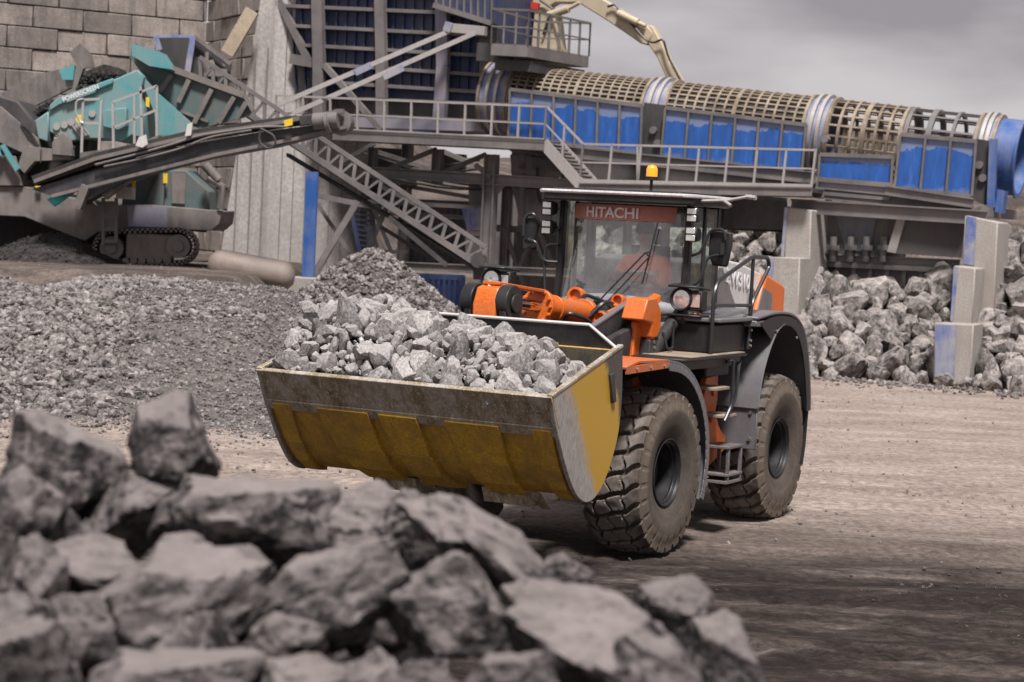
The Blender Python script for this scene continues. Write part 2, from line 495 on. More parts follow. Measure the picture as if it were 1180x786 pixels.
M['reflect'] = flat('silver_reflective_band', (.6, .6, .6), .4, .2)
M['skin'] = flat('skin', (.42, .24, .17), .55)
M['trouser'] = flat('dark_work_trousers', (.03, .035, .05), .9)
M['hair'] = flat('dark_brown_hair', (.04, .025, .018), .8)
M['white'] = flat('white_lettering', (.72, .70, .70), .5)
M['offwhite'] = flat('off_white_paint', (.58, .55, .53), .5)
M['yellow_tag'] = flat('yellow_sticker', (.75, .50, .03), .5)
M['red_tag'] = flat('red_paint', (.5, .04, .03), .5)
M['block'] = block_mat()
M['panel_blue'] = faded_blue()
M['wood'] = paint('pale_timber', (.45, .36, .26), .8, amt=.5, scale=2, dirt=(.25, .2, .16))
M['banner'] = flat('red_brown_visor_band', (.50, .21, .15), .5)
M['dash'] = flat('grey_dashboard', (.22, .22, .23), .6)

def worn_steel():
    m, t, p = nodes_of('scraped_bare_steel'); co = objco(t)
    n = noise(t, 5, 8, .75, co, (1, 1, .35)); n2 = noise(t, 26, 5, .7, co, (1.6, 1.6, .12))
    c = ramp(t, n, [(.30, (.09, .065, .04)), (.46, (.27, .21, .13)), (.64, (.46, .42, .38))])
    c = mix(t, ramp(t, n2, [(.52, 0), (.66, .75)]), c, (.62, .59, .56))
    t.links.new(c, p.inputs['Base Color']); p.inputs['Metallic'].default_value = .2
    t.links.new(ramp(t, n2, [(.3, .62), (.7, .35)]), p.inputs['Roughness'])
    bump(t, p, n2, .2, .006)
    return m
M['worn'] = worn_steel()

def side_plate_mat():
    # mustard paint scraped to bare steel along the front of the bucket's cheek
    m, t, p = nodes_of('scraped_bucket_cheek'); co = objco(t)
    sp = t.nodes.new('ShaderNodeSeparateXYZ'); t.links.new(co, sp.inputs[0])
    n = noise(t, 3.0, 6, .65, co, (1, 1, .45)); n2 = noise(t, 24, 6, .7, co, (1, 2.2, .5))
    yy = t.nodes.new('ShaderNodeMath'); yy.operation = 'MULTIPLY'; yy.inputs[1].default_value = .82
    t.links.new(sp.outputs['Y'], yy.inputs[0])
    ad = t.nodes.new('ShaderNodeMath'); ad.operation = 'MULTIPLY_ADD'; ad.inputs[1].default_value = .55
    t.links.new(n, ad.inputs[0]); t.links.new(yy.outputs[0], ad.inputs[2])
    # y runs -4.95 (lip) .. -3.45 (heel)
    s0 = t.nodes.new('ShaderNodeMath'); s0.operation = 'MULTIPLY_ADD'; s0.inputs[1].default_value = .6; s0.inputs[2].default_value = (3.015 - .27) * .6
    zz = t.nodes.new('ShaderNodeMath'); zz.operation = 'MULTIPLY_ADD'; zz.inputs[1].default_value = .57
    t.links.new(sp.outputs['Z'], zz.inputs[0]); t.links.new(ad.outputs[0], zz.inputs[2])
    t.links.new(zz.outputs[0], s0.inputs[0])
    g = (.40, .22, .02)
    steel = ramp(t, n2, [(.3, (.20, .17, .15)), (.55, (.36, .33, .31)), (.75, (.55, .52, .5))])
    f = ramp(t, s0.outputs[0], [(.17, 0), (.26, 1)])
    c = mix(t, f, steel, (.50, .29, .03))
    f2 = ramp(t, s0.outputs[0], [(.60, 0), (.66, 1)])
    c = mix(t, f2, c, (.07, .062, .06))
    sc = ramp(t, n2, [(.56, 0), (.70, .55)])
    c = mix(t, sc, c, (.33, .28, .2))
    t.links.new(c, p.inputs['Base Color']); p.inputs['Roughness'].default_value = .42
    p.inputs['Metallic'].default_value = .15
    bump(t, p, n2, .12, .005)
    return m
M['cheek'] = side_plate_mat()

def tyre_mat():
    m, t, p = nodes_of('dusty_rubber'); co = objco(t)
    sp = t.nodes.new('ShaderNodeSeparateXYZ'); t.links.new(co, sp.inputs[0])
    v = t.nodes.new('ShaderNodeCombineXYZ'); t.links.new(sp.outputs['Y'], v.inputs[1]); t.links.new(sp.outputs['Z'], v.inputs[2])
    ln = t.nodes.new('ShaderNodeVectorMath'); ln.operation = 'LENGTH'; t.links.new(v.outputs[0], ln.inputs[0])
    rad = ln.outputs['Value']
    n1 = noise(t, 4, 7, .7, co); n2 = noise(t, 45, 4, .6, co)
    rubber = (.026, .023, .022)
    c = mix(t, ramp(t, n1, [(.4, .10), (.62, .6)]), rubber, (.15, .125, .105))
    # caked dust on the sidewall's shoulder band, worn grey on the lug faces, dark in the grooves
    c = mix(t, ramp(t, rad, [(.50, 0), (.54, .25), (.60, .1), (.655, .25), (.672, .75), (.80, .65), (.83, .15)]), c, (.23, .18, .135))
    c = mix(t, ramp(t, rad, [(.826, 1), (.848, 0)]), c, mix(t, .5, c, (.10, .08, .065)))
    c = mix(t, ramp(t, rad, [(.852, 0), (.872, .55)]), c, (.23, .20, .185))
    c = mix(t, 1.0, c, ramp(t, n2, [(.3, .8), (.7, 1.18)]), 'MULTIPLY')
    t.links.new(c, p.inputs['Base Color']); p.inputs['Roughness'].default_value = .8
    p.inputs['Specular IOR Level'].default_value = .3
    bump(t, p, n2, .35, .006)
    return m
M['tyre'] = tyre_mat()

def glass_mat(name, tint, gloss, haze, rough=.03):
    m, t, p = nodes_of(name)
    out = t.nodes['Material Output']; t.nodes.remove(p)
    tr = t.nodes.new('ShaderNodeBsdfTransparent'); tr.inputs[0].default_value = (*tint, 1)
    gl = t.nodes.new('ShaderNodeBsdfGlossy'); gl.inputs['Roughness'].default_value = rough
    df = t.nodes.new('ShaderNodeBsdfDiffuse'); df.inputs[0].default_value = (.80, .80, .80, 1)  # pale diffuse film: dust, and the sky's reflection put in as haze
    fr = t.nodes.new('ShaderNodeFresnel'); fr.inputs[0].default_value = 1.5
    ad = t.nodes.new('ShaderNodeMath'); ad.operation = 'ADD'; ad.inputs[1].default_value = gloss
    t.links.new(fr.outputs[0], ad.inputs[0])
    a = t.nodes.new('ShaderNodeMixShader'); b = t.nodes.new('ShaderNodeMixShader')
    co = objco(t); n = noise(t, 3, 5, .6, co)
    t.links.new(ramp(t, n, [(.3, haze * .5), (.7, haze * 1.4)]), a.inputs[0])
    t.links.new(tr.outputs[0], a.inputs[1]); t.links.new(df.outputs[0], a.inputs[2])
    t.links.new(ad.outputs[0], b.inputs[0]); t.links.new(a.outputs[0], b.inputs[1]); t.links.new(gl.outputs[0], b.inputs[2])
    t.links.new(b.outputs[0], out.inputs['Surface'])
    return m
M['wind'] = glass_mat('hazed_windscreen_glass', (.98, .99, .98), .11, .11)
M['glass'] = glass_mat('tinted_side_glass', (.80, .92, .86), .04, .05)
M['lens'] = flat('lamp_lens', (.75, .74, .72), .12, .6)
def amber():
    m, t, p = nodes_of('amber_beacon_lens')
    p.inputs['Base Color'].default_value = (.95, .33, .01, 1); p.inputs['Roughness'].default_value = .15
    p.inputs['Emission Color'].default_value = (1, .35, .02, 1); p.inputs['Emission Strength'].default_value = .35
    p.inputs['Coat Weight'].default_value = .6
    return m
M['amber'] = amber()

M['rock_fg'] = stone('dark_quarry_rock', (.011, .0095, .010), (.115, .100, .097), 3.0, 1.0, bstr=.8, bdist=.035, dust_light_amt=.75, dust=(.29, .252, .242))
M['rock_load'] = stone('pale_quarry_rock', (.14, .129, .125), (.34, .318, .308), 7, .2, bstr=.5, bdist=.012, dust_light_amt=.45, dust=(.42, .392, .378))
M['rock_pile'] = stone('grey_quarry_boulder', (.05, .043, .041), (.27, .242, .228), 2.6, .5, bstr=.6, bdist=.04, dust_light_amt=.4, dust=(.34, .30, .28))
M['gravel'] = stone('crushed_stone', (.05, .044, .042), (.26, .234, .225), 5, 0, rnd='ISLAND', bstr=.2, bdist=.01, dust_light_amt=.3, dust=(.29, .26, .25))
M['gravel_base'] = stone('gravel_bed', (.03, .026, .025), (.11, .098, .092), 7, 0, rnd='OBJECT', bstr=.8, bdist=.05, dust_light_amt=.2)  # darker than the stones, painting the shade in the gaps between them
M['coal'] = stone('dark_wet_aggregate', (.015, .013, .013), (.06, .052, .05), 5, 0, rnd='ISLAND', bstr=.3, dust_light_amt=.0)
# ------------------------------------------------------------------ numpy noise and rocks
rng = np.random.default_rng(11)
_g = np.random.default_rng(3).random((64, 64, 64)).astype(np.float32)
def vnoise3(P, s=1.0):
    P = np.asarray(P, dtype=np.float64) * s
    i = np.floor(P).astype(int); f = P - i; f = f * f * (3 - 2 * f)
    r = 0
    for dx in (0, 1):
        for dy in (0, 1):
            for dz in (0, 1):
                w = (f[:, 0] if dx else 1 - f[:, 0]) * (f[:, 1] if dy else 1 - f[:, 1]) * (f[:, 2] if dz else 1 - f[:, 2])
                r = r + w * _g[(i[:, 0] + dx) % 64, (i[:, 1] + dy) % 64, (i[:, 2] + dz) % 64]
    return r
def fbm(P, s=1.0, o=4, g=.5):
    r = 0; a = 1; t = 0
    for k in range(o):
        r = r + a * vnoise3(np.asarray(P) + 17.3 * k, s * 2 ** k); t += a; a *= g
    return r / t
def vn2(x, y, s=1.0, o=4):
    P = np.stack([np.ravel(x), np.ravel(y), np.full(np.size(x), 5.3)], 1) + 1000
    return fbm(P, s, o).reshape(np.shape(x))

_ico = {}
def ico(n):
    if n not in _ico:
        import bmesh
        bm = bmesh.new(); bmesh.ops.create_icosphere(bm, subdivisions=n, radius=1)
        bm.verts.ensure_lookup_table()
        _ico[n] = (np.array([v.co[:] for v in bm.verts]), np.array([[v.index for v in f.verts] for f in bm.faces]))
        bm.free()
    return _ico[n]

def rock_verts(seed, n=4, dims=(1, .75, .62), planes=13, rough=.06, sharp=26, fit=False):
    """angular stone: soft-minimum of random cutting planes, plus chips"""
    r = np.random.default_rng(seed)
    d, f = ico(n)
    N = r.normal(size=(planes, 3)); N /= np.linalg.norm(N, axis=1)[:, None]
    # spread the planes so that no side bulges out
    for _ in range(12):
        for i in range(planes):
            w = N[i] - N; l = np.linalg.norm(w, axis=1)[:, None] + 1e-3
            N[i] += .035 * (w / l ** 3).sum(0); N[i] /= np.linalg.norm(N[i])
    h = r.uniform(.68, 1.0, planes)
    q = h[None] / np.maximum(d @ N.T, .12)
    rad = -np.log(np.exp(-sharp * q).sum(1)) / sharp
    rad = np.clip(rad, .3, 1.5)
    v = d * rad[:, None]
    o = r.uniform(0, 40, 3)
    v = v * (1 + rough * 1.6 * (fbm(v + o, 1.7, 2) - .5) + rough * (fbm(v + o, 4.5, 3) - .5) * 1.3)[:, None]
    if n >= 4:
        c = fbm(v + o + 9, 3.2, 3); step = np.floor(c * 9) / 9
        v = v * (1 + rough * 1.1 * (step - .5))[:, None]
        v = v * (1 + rough * .6 * (fbm(v + o, 14, 3) - .5))[:, None]
    if fit: v = v / np.abs(v).max(0)
    return v * np.array(dims), f

def rock_mesh(name, seed, n, mat_, **k):
    v, f = rock_verts(seed, n, **k)
    o = np_mesh(name, v, f, mat_, smooth=30 if n >= 4 else 26)
    me = o.data
    bpy.data.objects.remove(o)
    return me

def rock_obj(name, me, loc, sc, rot, label, cat, group=None):
    o = bpy.data.objects.new(name, me); C.objects.link(o)
    o.location = loc; o.rotation_euler = rot
    o.scale = sc if hasattr(sc, '__len__') else (sc, sc, sc)
    return tag(o, label, cat, group)

# ------------------------------------------------------------------ ground
def sstep(a, b, x):
    t = np.clip((x - a) / (b - a), 0, 1); return t * t * (3 - 2 * t)

def bank_h(x, y):
    """raised dirt bank at the left, under the screener"""
    e = sstep(-4.6, -6.6, x + .5 * (vn2(x, y, .3) - .5)) * sstep(41, 45.5, y + 2.5 * (vn2(x, y, .35) - .5))
    return 1.85 * e
def ground_h(x, y):
    h = .05 * (vn2(x, y, .35, 3) - .5) + .035 * (vn2(x, y, 1.6, 3) - .5) + .02 * (vn2(x, y, 5.5, 2) - .5)
    # wheel ruts running across in front of the loader
    for k, (s, c0, w) in enumerate(((.10, 12.4, .5), (.10, 14.6, .5), (-.03, 17.2, .45), (.28, 19.2, .4), (.02, 25.5, .5), (-.06, 28.4, .5))):
        d = y - (c0 + s * x + .5 * np.sin(x * .23 + k))
        h = h - .035 * np.exp(-(d / w) ** 2) + .02 * np.exp(-((np.abs(d) - w * 1.3) / (w * .4)) ** 2)
    # chevron prints of the tyre lugs along two tracks
    for (s0, c0, w) in ((.10, 13.6, .34), (.10, 15.9, .34), (.02, 18.4, .32), (.30, 20.2, .3), (.02, 26.6, .33)):
        d = y - (c0 + s0 * x + .4 * np.sin(x * .21)); e = np.exp(-(d / w) ** 6)
        h = h - e * (.015 + .045 * (np.sin((x + np.abs(d) * .8) * 2 * np.pi / .42) > .1)) * (vn2(x, y, .7) > .42)
    h = h + .022 * (vn2(x, y, 9, 2) - .5) * (y < 24)
    flat_ = np.exp(-((x - 1.3) ** 2 + (y - 22.6) ** 2) / 9)
    h = h * (1 - .7 * flat_)
    h = h + 0.0 + bank_h(x, y)
    # hillside far to the right and behind
    h = h + 7 * sstep(66, 110, y) * sstep(-26, -16, x) * (.6 + .6 * vn2(x, y, .05))
    h = h + 3.2 * sstep(62, 78, y) * sstep(2, 8, x) * (.8 + .4 * vn2(x, y, .5))
    return h
ys = np.concatenate([np.arange(-30, 8, 2.0), np.arange(8, 34, .11), np.arange(34, 60, .35), np.arange(60, 130, 2.0), np.geomspace(130, 900, 22)])
xs = np.concatenate([-np.geomspace(26, 500, 16)[::-1], np.arange(-24, 24, .12), np.geomspace(24.5, 500, 16)])
X_, Y_ = np.meshgrid(xs, ys)
Z_ = ground_h(X_, Y_)
nx, ny = len(xs), len(ys)
idx = np.arange(nx * ny).reshape(ny, nx)
Fq = np.stack([idx[:-1, :-1], idx[:-1, 1:], idx[1:, 1:], idx[1:, :-1]], -1).reshape(-1, 4)

def ground_mat():
    m, t, p = nodes_of('packed_quarry_dirt'); co = objco(t)
    sp = t.nodes.new('ShaderNodeSeparateXYZ'); t.links.new(co, sp.inputs[0])
    big = noise(t, .16, 5, .6, co); mid = noise(t, .9, 6, .65, co, (.45, 1, 1)); fine = noise(t, 9, 6, .72, co); grit = noise(t, 60, 4, .7, co)
    tracks = noise(t, 1.0, 7, .7, co, (.55, 1.3, 1)); chev = noise(t, 3.4, 6, .7, co, (.9, 1.6, 1))
    light = ramp(t, mid, [(.36, (.25, .198, .17)), (.5, (.325, .262, .226)), (.66, (.41, .338, .298))])
    light = mix(t, ramp(t, tracks, [(.45, 0), (.64, .35)]), light, (.235, .185, .16))
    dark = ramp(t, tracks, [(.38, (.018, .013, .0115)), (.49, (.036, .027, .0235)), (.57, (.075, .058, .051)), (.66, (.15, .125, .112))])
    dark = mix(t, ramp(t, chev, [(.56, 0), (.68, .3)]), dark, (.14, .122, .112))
    # ground colour turns darker over the near yard, towards the rock heap
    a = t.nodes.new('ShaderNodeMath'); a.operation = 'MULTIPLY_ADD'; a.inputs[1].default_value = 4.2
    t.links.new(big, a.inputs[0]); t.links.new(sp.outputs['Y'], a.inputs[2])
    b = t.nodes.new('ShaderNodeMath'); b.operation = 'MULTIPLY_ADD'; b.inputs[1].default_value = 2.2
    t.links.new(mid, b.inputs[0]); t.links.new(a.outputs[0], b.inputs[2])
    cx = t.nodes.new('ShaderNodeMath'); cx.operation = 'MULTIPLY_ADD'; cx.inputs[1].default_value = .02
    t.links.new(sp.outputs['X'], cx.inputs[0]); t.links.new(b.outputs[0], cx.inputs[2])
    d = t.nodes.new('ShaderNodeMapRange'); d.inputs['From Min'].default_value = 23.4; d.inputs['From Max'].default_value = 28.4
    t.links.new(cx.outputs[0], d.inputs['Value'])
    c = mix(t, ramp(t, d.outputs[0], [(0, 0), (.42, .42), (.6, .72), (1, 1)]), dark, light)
    # oily dark strip of damp earth on top of the bank at the left
    bz = ramp(t, sp.outputs['Z'], [(.55, 0), (.9, .8)])
    c = mix(t, bz, c, mix(t, ramp(t, mid, [(.42, 0), (.6, 1)]), (.022, .017, .015), (.105, .084, .074)))
    c = mix(t, 1.0, c, ramp(t, fine, [(.36, .62), (.64, 1.35)]), 'MULTIPLY')
    c = mix(t, 1.0, c, ramp(t, grit, [(.3, .85), (.7, 1.15)]), 'MULTIPLY')
    t.links.new(c, p.inputs['Base Color'])
    p.inputs['Roughness'].default_value = .92; p.inputs['Specular IOR Level'].default_value = .2
    ad = t.nodes.new('ShaderNodeMath'); ad.operation = 'ADD'
    t.links.new(fine, ad.inputs[0]); t.links.new(chev, ad.inputs[1])
    ad2 = t.nodes.new('ShaderNodeMath'); ad2.operation = 'MULTIPLY_ADD'; ad2.inputs[1].default_value = .3
    t.links.new(grit, ad2.inputs[0]); t.links.new(ad.outputs[0], ad2.inputs[2])
    bump(t, p, ad2.outputs[0], .8, .07)
    return m
M['ground'] = ground_mat()
gr = np_mesh('ground', np.stack([X_.ravel(), Y_.ravel(), Z_.ravel()], 1), Fq, M['ground'], smooth=180)
tag(gr, kind='structure')

# ------------------------------------------------------------------ scattered loose stones (stuff)
def stones(name, label, P, S, mat_, seed=0, n=1, variants=14, mats=None, cat=None):
    """many small stones merged into one mesh; P points, S radii"""
    r = np.random.default_rng(seed)
    base = []
    for k in range(variants):
        v, f = rock_verts(seed * 100 + k, n, dims=(1, r.uniform(.6, .95), r.uniform(.45, .8)), planes=9, rough=.12, sharp=14)
        base.append((v, f))
    V, Fs, off = [], [], 0
    which = r.integers(0, variants, len(P))
    for k in range(variants):
        idc = np.nonzero(which == k)[0]
        if not len(idc): continue
        v, f = base[k]
        q = r.normal(size=(len(idc), 4)); q /= np.linalg.norm(q, axis=1)[:, None]
        w, x, y, z = q.T
        Rm = np.stack([1 - 2 * (y * y + z * z), 2 * (x * y - z * w), 2 * (x * z + y * w), 2 * (x * y + z * w), 1 - 2 * (x * x + z * z), 2 * (y * z - x * w), 2 * (x * z - y * w), 2 * (y * z + x * w), 1 - 2 * (x * x + y * y)], 1).reshape(-1, 3, 3)
        vv = np.einsum('nij,vj->nvi', Rm, v) * S[idc][:, None, None] + P[idc][:, None, :]
        V.append(vv.reshape(-1, 3))
        Fs.append((f[None] + (np.arange(len(idc)) * len(v))[:, None, None] + off).reshape(-1, 3))
        off += len(idc) * len(v)
    o = np_mesh(name, np.concatenate(V), np.concatenate(Fs), mat_)
    return tag(o, label, cat, kind='stuff')

# pebbles and crumbs of rock on the yard
n = 11000
py_ = 9 + 41 * rng.random(n) ** 1.1; px_ = (rng.random(n) - .5) * py_ * .72
keep = rng.random(n) < np.clip(vn2(px_, py_, .4) * 3.2 - 1.0, .10, 1)
px_, py_ = px_[keep], py_[keep]
s = (.008 + .026 * rng.random(len(px_)) ** 4) * np.where(py_ < 19, .6, 1)
for near, lab in ((False, 'small pale loose pebbles scattered over the light packed dirt'), (True, 'small dark loose pebbles scattered over the dark near part of the yard')):
    k_ = (py_ < 21) == near
    stones('loose_pebbles', lab, np.stack([px_[k_], py_[k_], ground_h(px_[k_], py_[k_]) + s[k_] * .3], 1), s[k_], M['gravel_base' if near else 'gravel'], 5, cat='pebbles')

# ------------------------------------------------------------------ gravel heaps
def gravel_h(x, y):
    """long low heap of crushed stone at the left: crest near y = 43, feet near y = 31"""
    foot = 31.0 + .9 * (vn2(x, y * 0, .5) - .5) + .10 * np.maximum(x + 6, 0) ** 2
    t = np.clip((y - foot) / (42.5 - foot), 0, 1.6)
    crest = 1.72 + .35 * (vn2(x, y * 0 + 3, .45, 3) - .5)
    up = crest * (1 - (1 - np.clip(t, 0, 1)) ** 1.5)
    dn = crest - .5 * np.maximum(y - 43.2, 0) * .9
    side = sstep(-2.2, -5.2, x)
    h = np.where(y < 43.2, up, dn) * side
    # a second, finer tongue and hollows
    h = h + .16 * np.exp(-(((x + 8.3) / 2.2) ** 2 + ((y - 38.5) / 3.2) ** 2)) * side
    h = h - .30 * np.exp(-(((x + 10.3) / .9) ** 2 + ((y - 41.5) / 3.0) ** 2)) * side
    return h + .10 * (vn2(x, y, 1.1, 3) - .5) * side
def cone_h(x, y, cx, cy, H_, k, s=3.):
    d = np.hypot(x - cx, y - cy)
    ang = np.arctan2(y - cy, x - cx)
    w = 1 + .08 * np.sin(3 * ang + s) + .05 * np.sin(7 * ang + 2 * s)
    return H_ - (np.sqrt((d * w) ** 2 + .12) - .34) * k
def heap(name, label, cat, fh, x0, x1, y0, y1, step, count, smin, smax, seed, mats=('gravel_base', 'gravel'), sfun=None, n=1):
    gx = np.arange(x0, x1, step); gy = np.arange(y0, y1, step)
    A, B = np.meshgrid(gx, gy); Z = fh(A, B)
    gz = ground_h(A, B)
    Z = np.where(Z < gz, gz - .15, Z)
    ii = np.arange(A.size).reshape(A.shape)
    q = np.stack([ii[:-1, :-1], ii[:-1, 1:], ii[1:, 1:], ii[1:, :-1]], -1).reshape(-1, 4)
    V = np.stack([A.ravel(), B.ravel(), Z.ravel()], 1)
    above = (Z > gz - .1).ravel()
    q = q[above[q].any(1)]
    base = np_mesh(name, V, q, M[mats[0]], smooth=180)
    tag(base, label + ', bed of fines underneath', cat, kind='stuff')
    r = np.random.default_rng(seed)
    X = x0 + (x1 - x0) * r.random(count); Y = y0 + (y1 - y0) * r.random(count)
    Zs = fh(X, Y); G = ground_h(X, Y)
    k = Zs > G + .01
    X, Y, Zs = X[k], Y[k], Zs[k]
    S = smin + (smax - smin) * r.random(len(X)) ** 2.2
    if sfun is not None: S = S * sfun(X, Y)
    return stones(name.replace('bed', 'stones'), label, np.stack([X, Y, Zs + S * .25], 1), S, M[mats[1]], seed, n=n, cat=cat)

heap('gravel_heap_bed', 'long low heap of grey crushed gravel at the left of the yard', 'gravel', gravel_h, -15, -1.6, 30, 47, .16, 30000, .035, .10, 21,
     sfun=lambda x, y: np.where(vn2(x, y, .5) + .05 * (-x - 8) > .52, 1.35, .62))
# fine apron of spilled stone before the heap
n = 5000
ax = -14 + 13 * rng.random(n); ay = 31.6 - rng.exponential(.9, n)
s = .012 + .035 * rng.random(n) ** 2
stones('spilled_gravel', 'fine spilled gravel along the foot of the long grey heap', np.stack([ax, ay, ground_h(ax, ay) + s * .3], 1), s, M['gravel'], 23, cat='gravel')
apex = wp(430, 289, 44.0)
heap('cone_heap_bed', 'steep conical pile of coarse grey stone under the lattice conveyor', 'stone pile',
     lambda x, y: cone_h(x, y, apex.x, 44.0, apex.z, .80), apex.x - 4.2, apex.x + 4.2, 40, 48, .16, 11000, .05, .115, 22)

# ------------------------------------------------------------------ rock heap in the foreground
def fg_h(x, y):
    d = np.hypot((x + 1.4) / 1.9, (y - 5.0) / 1.5)
    return 3.02 - .75 * np.maximum(d - .25, 0) - .33 * np.maximum(x + .2, 0) - .55 * np.maximum(x - .9, 0) + .15 * (vn2(x, y, 1.2, 2) - .5)
gx = np.arange(-7.5, 6, .15); gy = np.arange(.2, 11, .15)
A, B = np.meshgrid(gx, gy); Zb = fg_h(A, B) - .62; Zb = np.where((B < 2.3), np.minimum(Zb, 1.6), Zb)
ii = np.arange(A.size).reshape(A.shape)
q = np.stack([ii[:-1, :-1], ii[:-1, 1:], ii[1:, 1:], ii[1:, :-1]], -1).reshape(-1, 4)
ok = (Zb > -.2).ravel(); q = q[ok[q].all(1)]
tag(np_mesh('heap_rubble', np.stack([A.ravel(), B.ravel(), np.maximum(Zb, -.3).ravel()], 1), q, M['gravel_base'], smooth=180),
    'dark rubble filling the foreground rock heap between the big rocks', 'rubble', kind='stuff')

fg_meshes = [rock_mesh('quarry_rock', 300 + k, 5, M['rock_fg'], dims=(1, 1, 1), planes=8 + k % 4, rough=.13, sharp=55, fit=True) for k in range(12)]
# pixel centre, width, height in the photo, depth, tilt in the picture plane, label
FG = [
 (62, 548, 150, 150, 5.5, -18, 0, 'broad dark rock with pale dusty top at the far left of the foreground heap'),
 (196, 515, 105, 112, 5.5, 20, 1, 'knobbly upright rock with white scars forming the highest point of the foreground heap'),
 (150, 590, 150, 95, 5.45, -38, 2, 'dark slanting rock leaning just below the highest knobbly rock'),
 (22, 605, 95, 120, 5.0, 15, 3, 'light dusty rock cut by the left edge under the broad dark rock'),
 (278, 612, 200, 140, 5.2, -8, 4, 'large angular rock with a white streak, right of the highest rock'),
 (408, 608, 110, 98, 5.9, 0, 5, 'pale beige rock standing behind the large angular white-streaked rock'),
 (480, 624, 108, 108, 5.5, 35, 6, 'dark rock behind the long slanting rock near the bucket teeth'),
 (560, 640, 210, 85, 5.2, 38, 7, 'long grey rock slanting down to the right below the bucket'),
 (112, 660, 130, 88, 4.9, 10, 8, 'small very dark rock wedged in the shadow under the slanting rock'),
 (36, 680, 82, 120, 4.7, -5, 9, 'narrow light-rimmed rock near the left edge above the bottom corner rock'),
 (205, 705, 215, 140, 4.7, -24, 10, 'big dusty wedge-shaped rock in the lower left of the heap'),
 (385, 692, 185, 110, 4.8, -26, 11, 'flat-topped pale rock slanting up to the right at the middle of the heap'),
 (520, 708, 160, 130, 4.75, 20, 0, 'grey rock with a whitish ridge, below the long slanting rock'),
 (680, 752, 225, 165, 4.5, 18, 2, 'very large dark rock with a pointed top at the right of the heap'),
 (772, 700, 92, 72, 5.0, 10, 5, 'small pale pinkish rock perched above the right end of the heap'),
 (832, 768, 130, 100, 4.7, 32, 1, 'low brownish rock at the right foot of the heap'),
 (650, 668, 60, 52, 5.3, 15, 3, 'small round rock peeping out between the long rock and the big pointed one'),
 (30, 765, 110, 120, 4.3, -20, 6, 'dark rock cut by the bottom left corner of the picture'),
 (195, 800, 190, 110, 4.2, -8, 4, 'smooth grey rock at the bottom edge under the wedge-shaped rock'),
 (350, 800, 170, 90, 4.3, 5, 7, 'grey rock at the bottom edge below the flat-topped pale rock'),
 (470, 800, 120, 80, 4.3, 12, 9, 'rock at the bottom edge below the rock with the whitish ridge'),
 (440, 725, 70, 90, 4.8, 60, 8, 'dark rock hidden in the gap between the flat-topped and ridged rocks'),
 (590, 800, 110, 90, 4.25, -20, 11, 'rock at the bottom edge left of the very large pointed rock'),
 (755, 790, 130, 100, 4.3, 25, 10, 'dark rock at the bottom edge below the small pale perched rock'),
 (330, 745, 90, 70, 4.6, 0, 3, 'small dark rock under the left end of the flat-topped pale rock'),
 (95, 730, 100, 80, 4.6, 30, 11, 'dark rock in shadow left of the big wedge-shaped rock'),
 (-30, 660, 120, 170, 4.9, 0, 2, 'rock just at the left edge beside the narrow light-rimmed rock'),
 (385, 650, 100, 60, 5.4, -15, 9, 'dark low rock in the shadow behind the flat-topped pale rock'),
 (612, 705, 90, 60, 5.0, 20, 1, 'dark rock tucked between the ridged rock and the big pointed rock'),
 (250, 660, 120, 70, 5.0, 15, 5, 'shadowed rock under the large angular white-streaked rock'),
]
for k, (x, y, w, h, Y, tilt, mi, lab) in enumerate(FG):
    p = wp(x, y, Y); sx = w / 2 * Y / F_PX * 1.16; sz = h / 2 * Y / F_PX * 1.12
    o = rock_obj('quarry_rock', fg_meshes[mi], p, (sx, (sx + sz) * .5, sz), (0, 0, 0), lab, 'rock', 'big rocks heaped in the foreground')
    Rz = Matrix.Rotation(R(tilt), 3, 'Y')
    o.rotation_euler = Rz.to_euler()

# smaller rocks filling the gaps and the flanks of the heap
rf_ = np.random.default_rng(91); got = []
for i in range(4000):
    x, y = rf_.uniform(-3.4, 2.4), rf_.uniform(3.1, 7.6); s_ = rf_.uniform(.10, .20)
    z = float(fg_h(np.array([x]), np.array([y]))[0]) - .50
    if z < .1 or any((x - a) ** 2 + (y - b) ** 2 < (.85 * (s_ + c_)) ** 2 for a, b, c_ in got): continue
    got.append((x, y, s_))
    rock_obj('quarry_rock', fg_meshes[i % 12], (x, y, z), (s_, s_ * .85, s_ * .8), tuple(rf_.uniform(0, 6.28, 3)), 'smaller dark rock packed into the gaps under the big foreground rocks', 'rock', 'small rocks packed in the foreground heap')
    if len(got) > 130: break

# ------------------------------------------------------------------ boulders by the concrete piers at the right
pile_meshes = [rock_mesh('boulder', 500 + k, 3, M['rock_pile'], dims=(1.05, .85, .75), planes=8 + k % 4, rough=.10, sharp=38) for k in range(14)]
def pile_h(x, y):
    f = 50.2 - .30 * (x - 9.5)                       # foot of the pile, follows the plant
    t = (y - f)
    h = np.minimum(t * .62, 2.5 + .0 * x) * sstep(4.2, 6.6, x)
    return h
def scatter(fh, x0, x1, y0, y1, rmin, rmax, want, seed, tries=9000, sep=.82):
    r = np.random.default_rng(seed); out = []
    for i in range(tries):
        s_ = rmin + (rmax - rmin) * r.random() ** 1.6 if i > 60 else rmax * r.uniform(.75, 1)
        x = r.uniform(x0, x1); y = r.uniform(y0, y1); z = float(fh(np.array([x]), np.array([y]))[0])
        if z < 0: continue
        z = z + s_ * .30
        if all((x - a) ** 2 + (y - b) ** 2 + (z - c) ** 2 > (sep * (s_ + d)) ** 2 for a, b, c, d in out):
            out.append((x, y, z, s_))
            if len(out) >= want: break
    return out, r
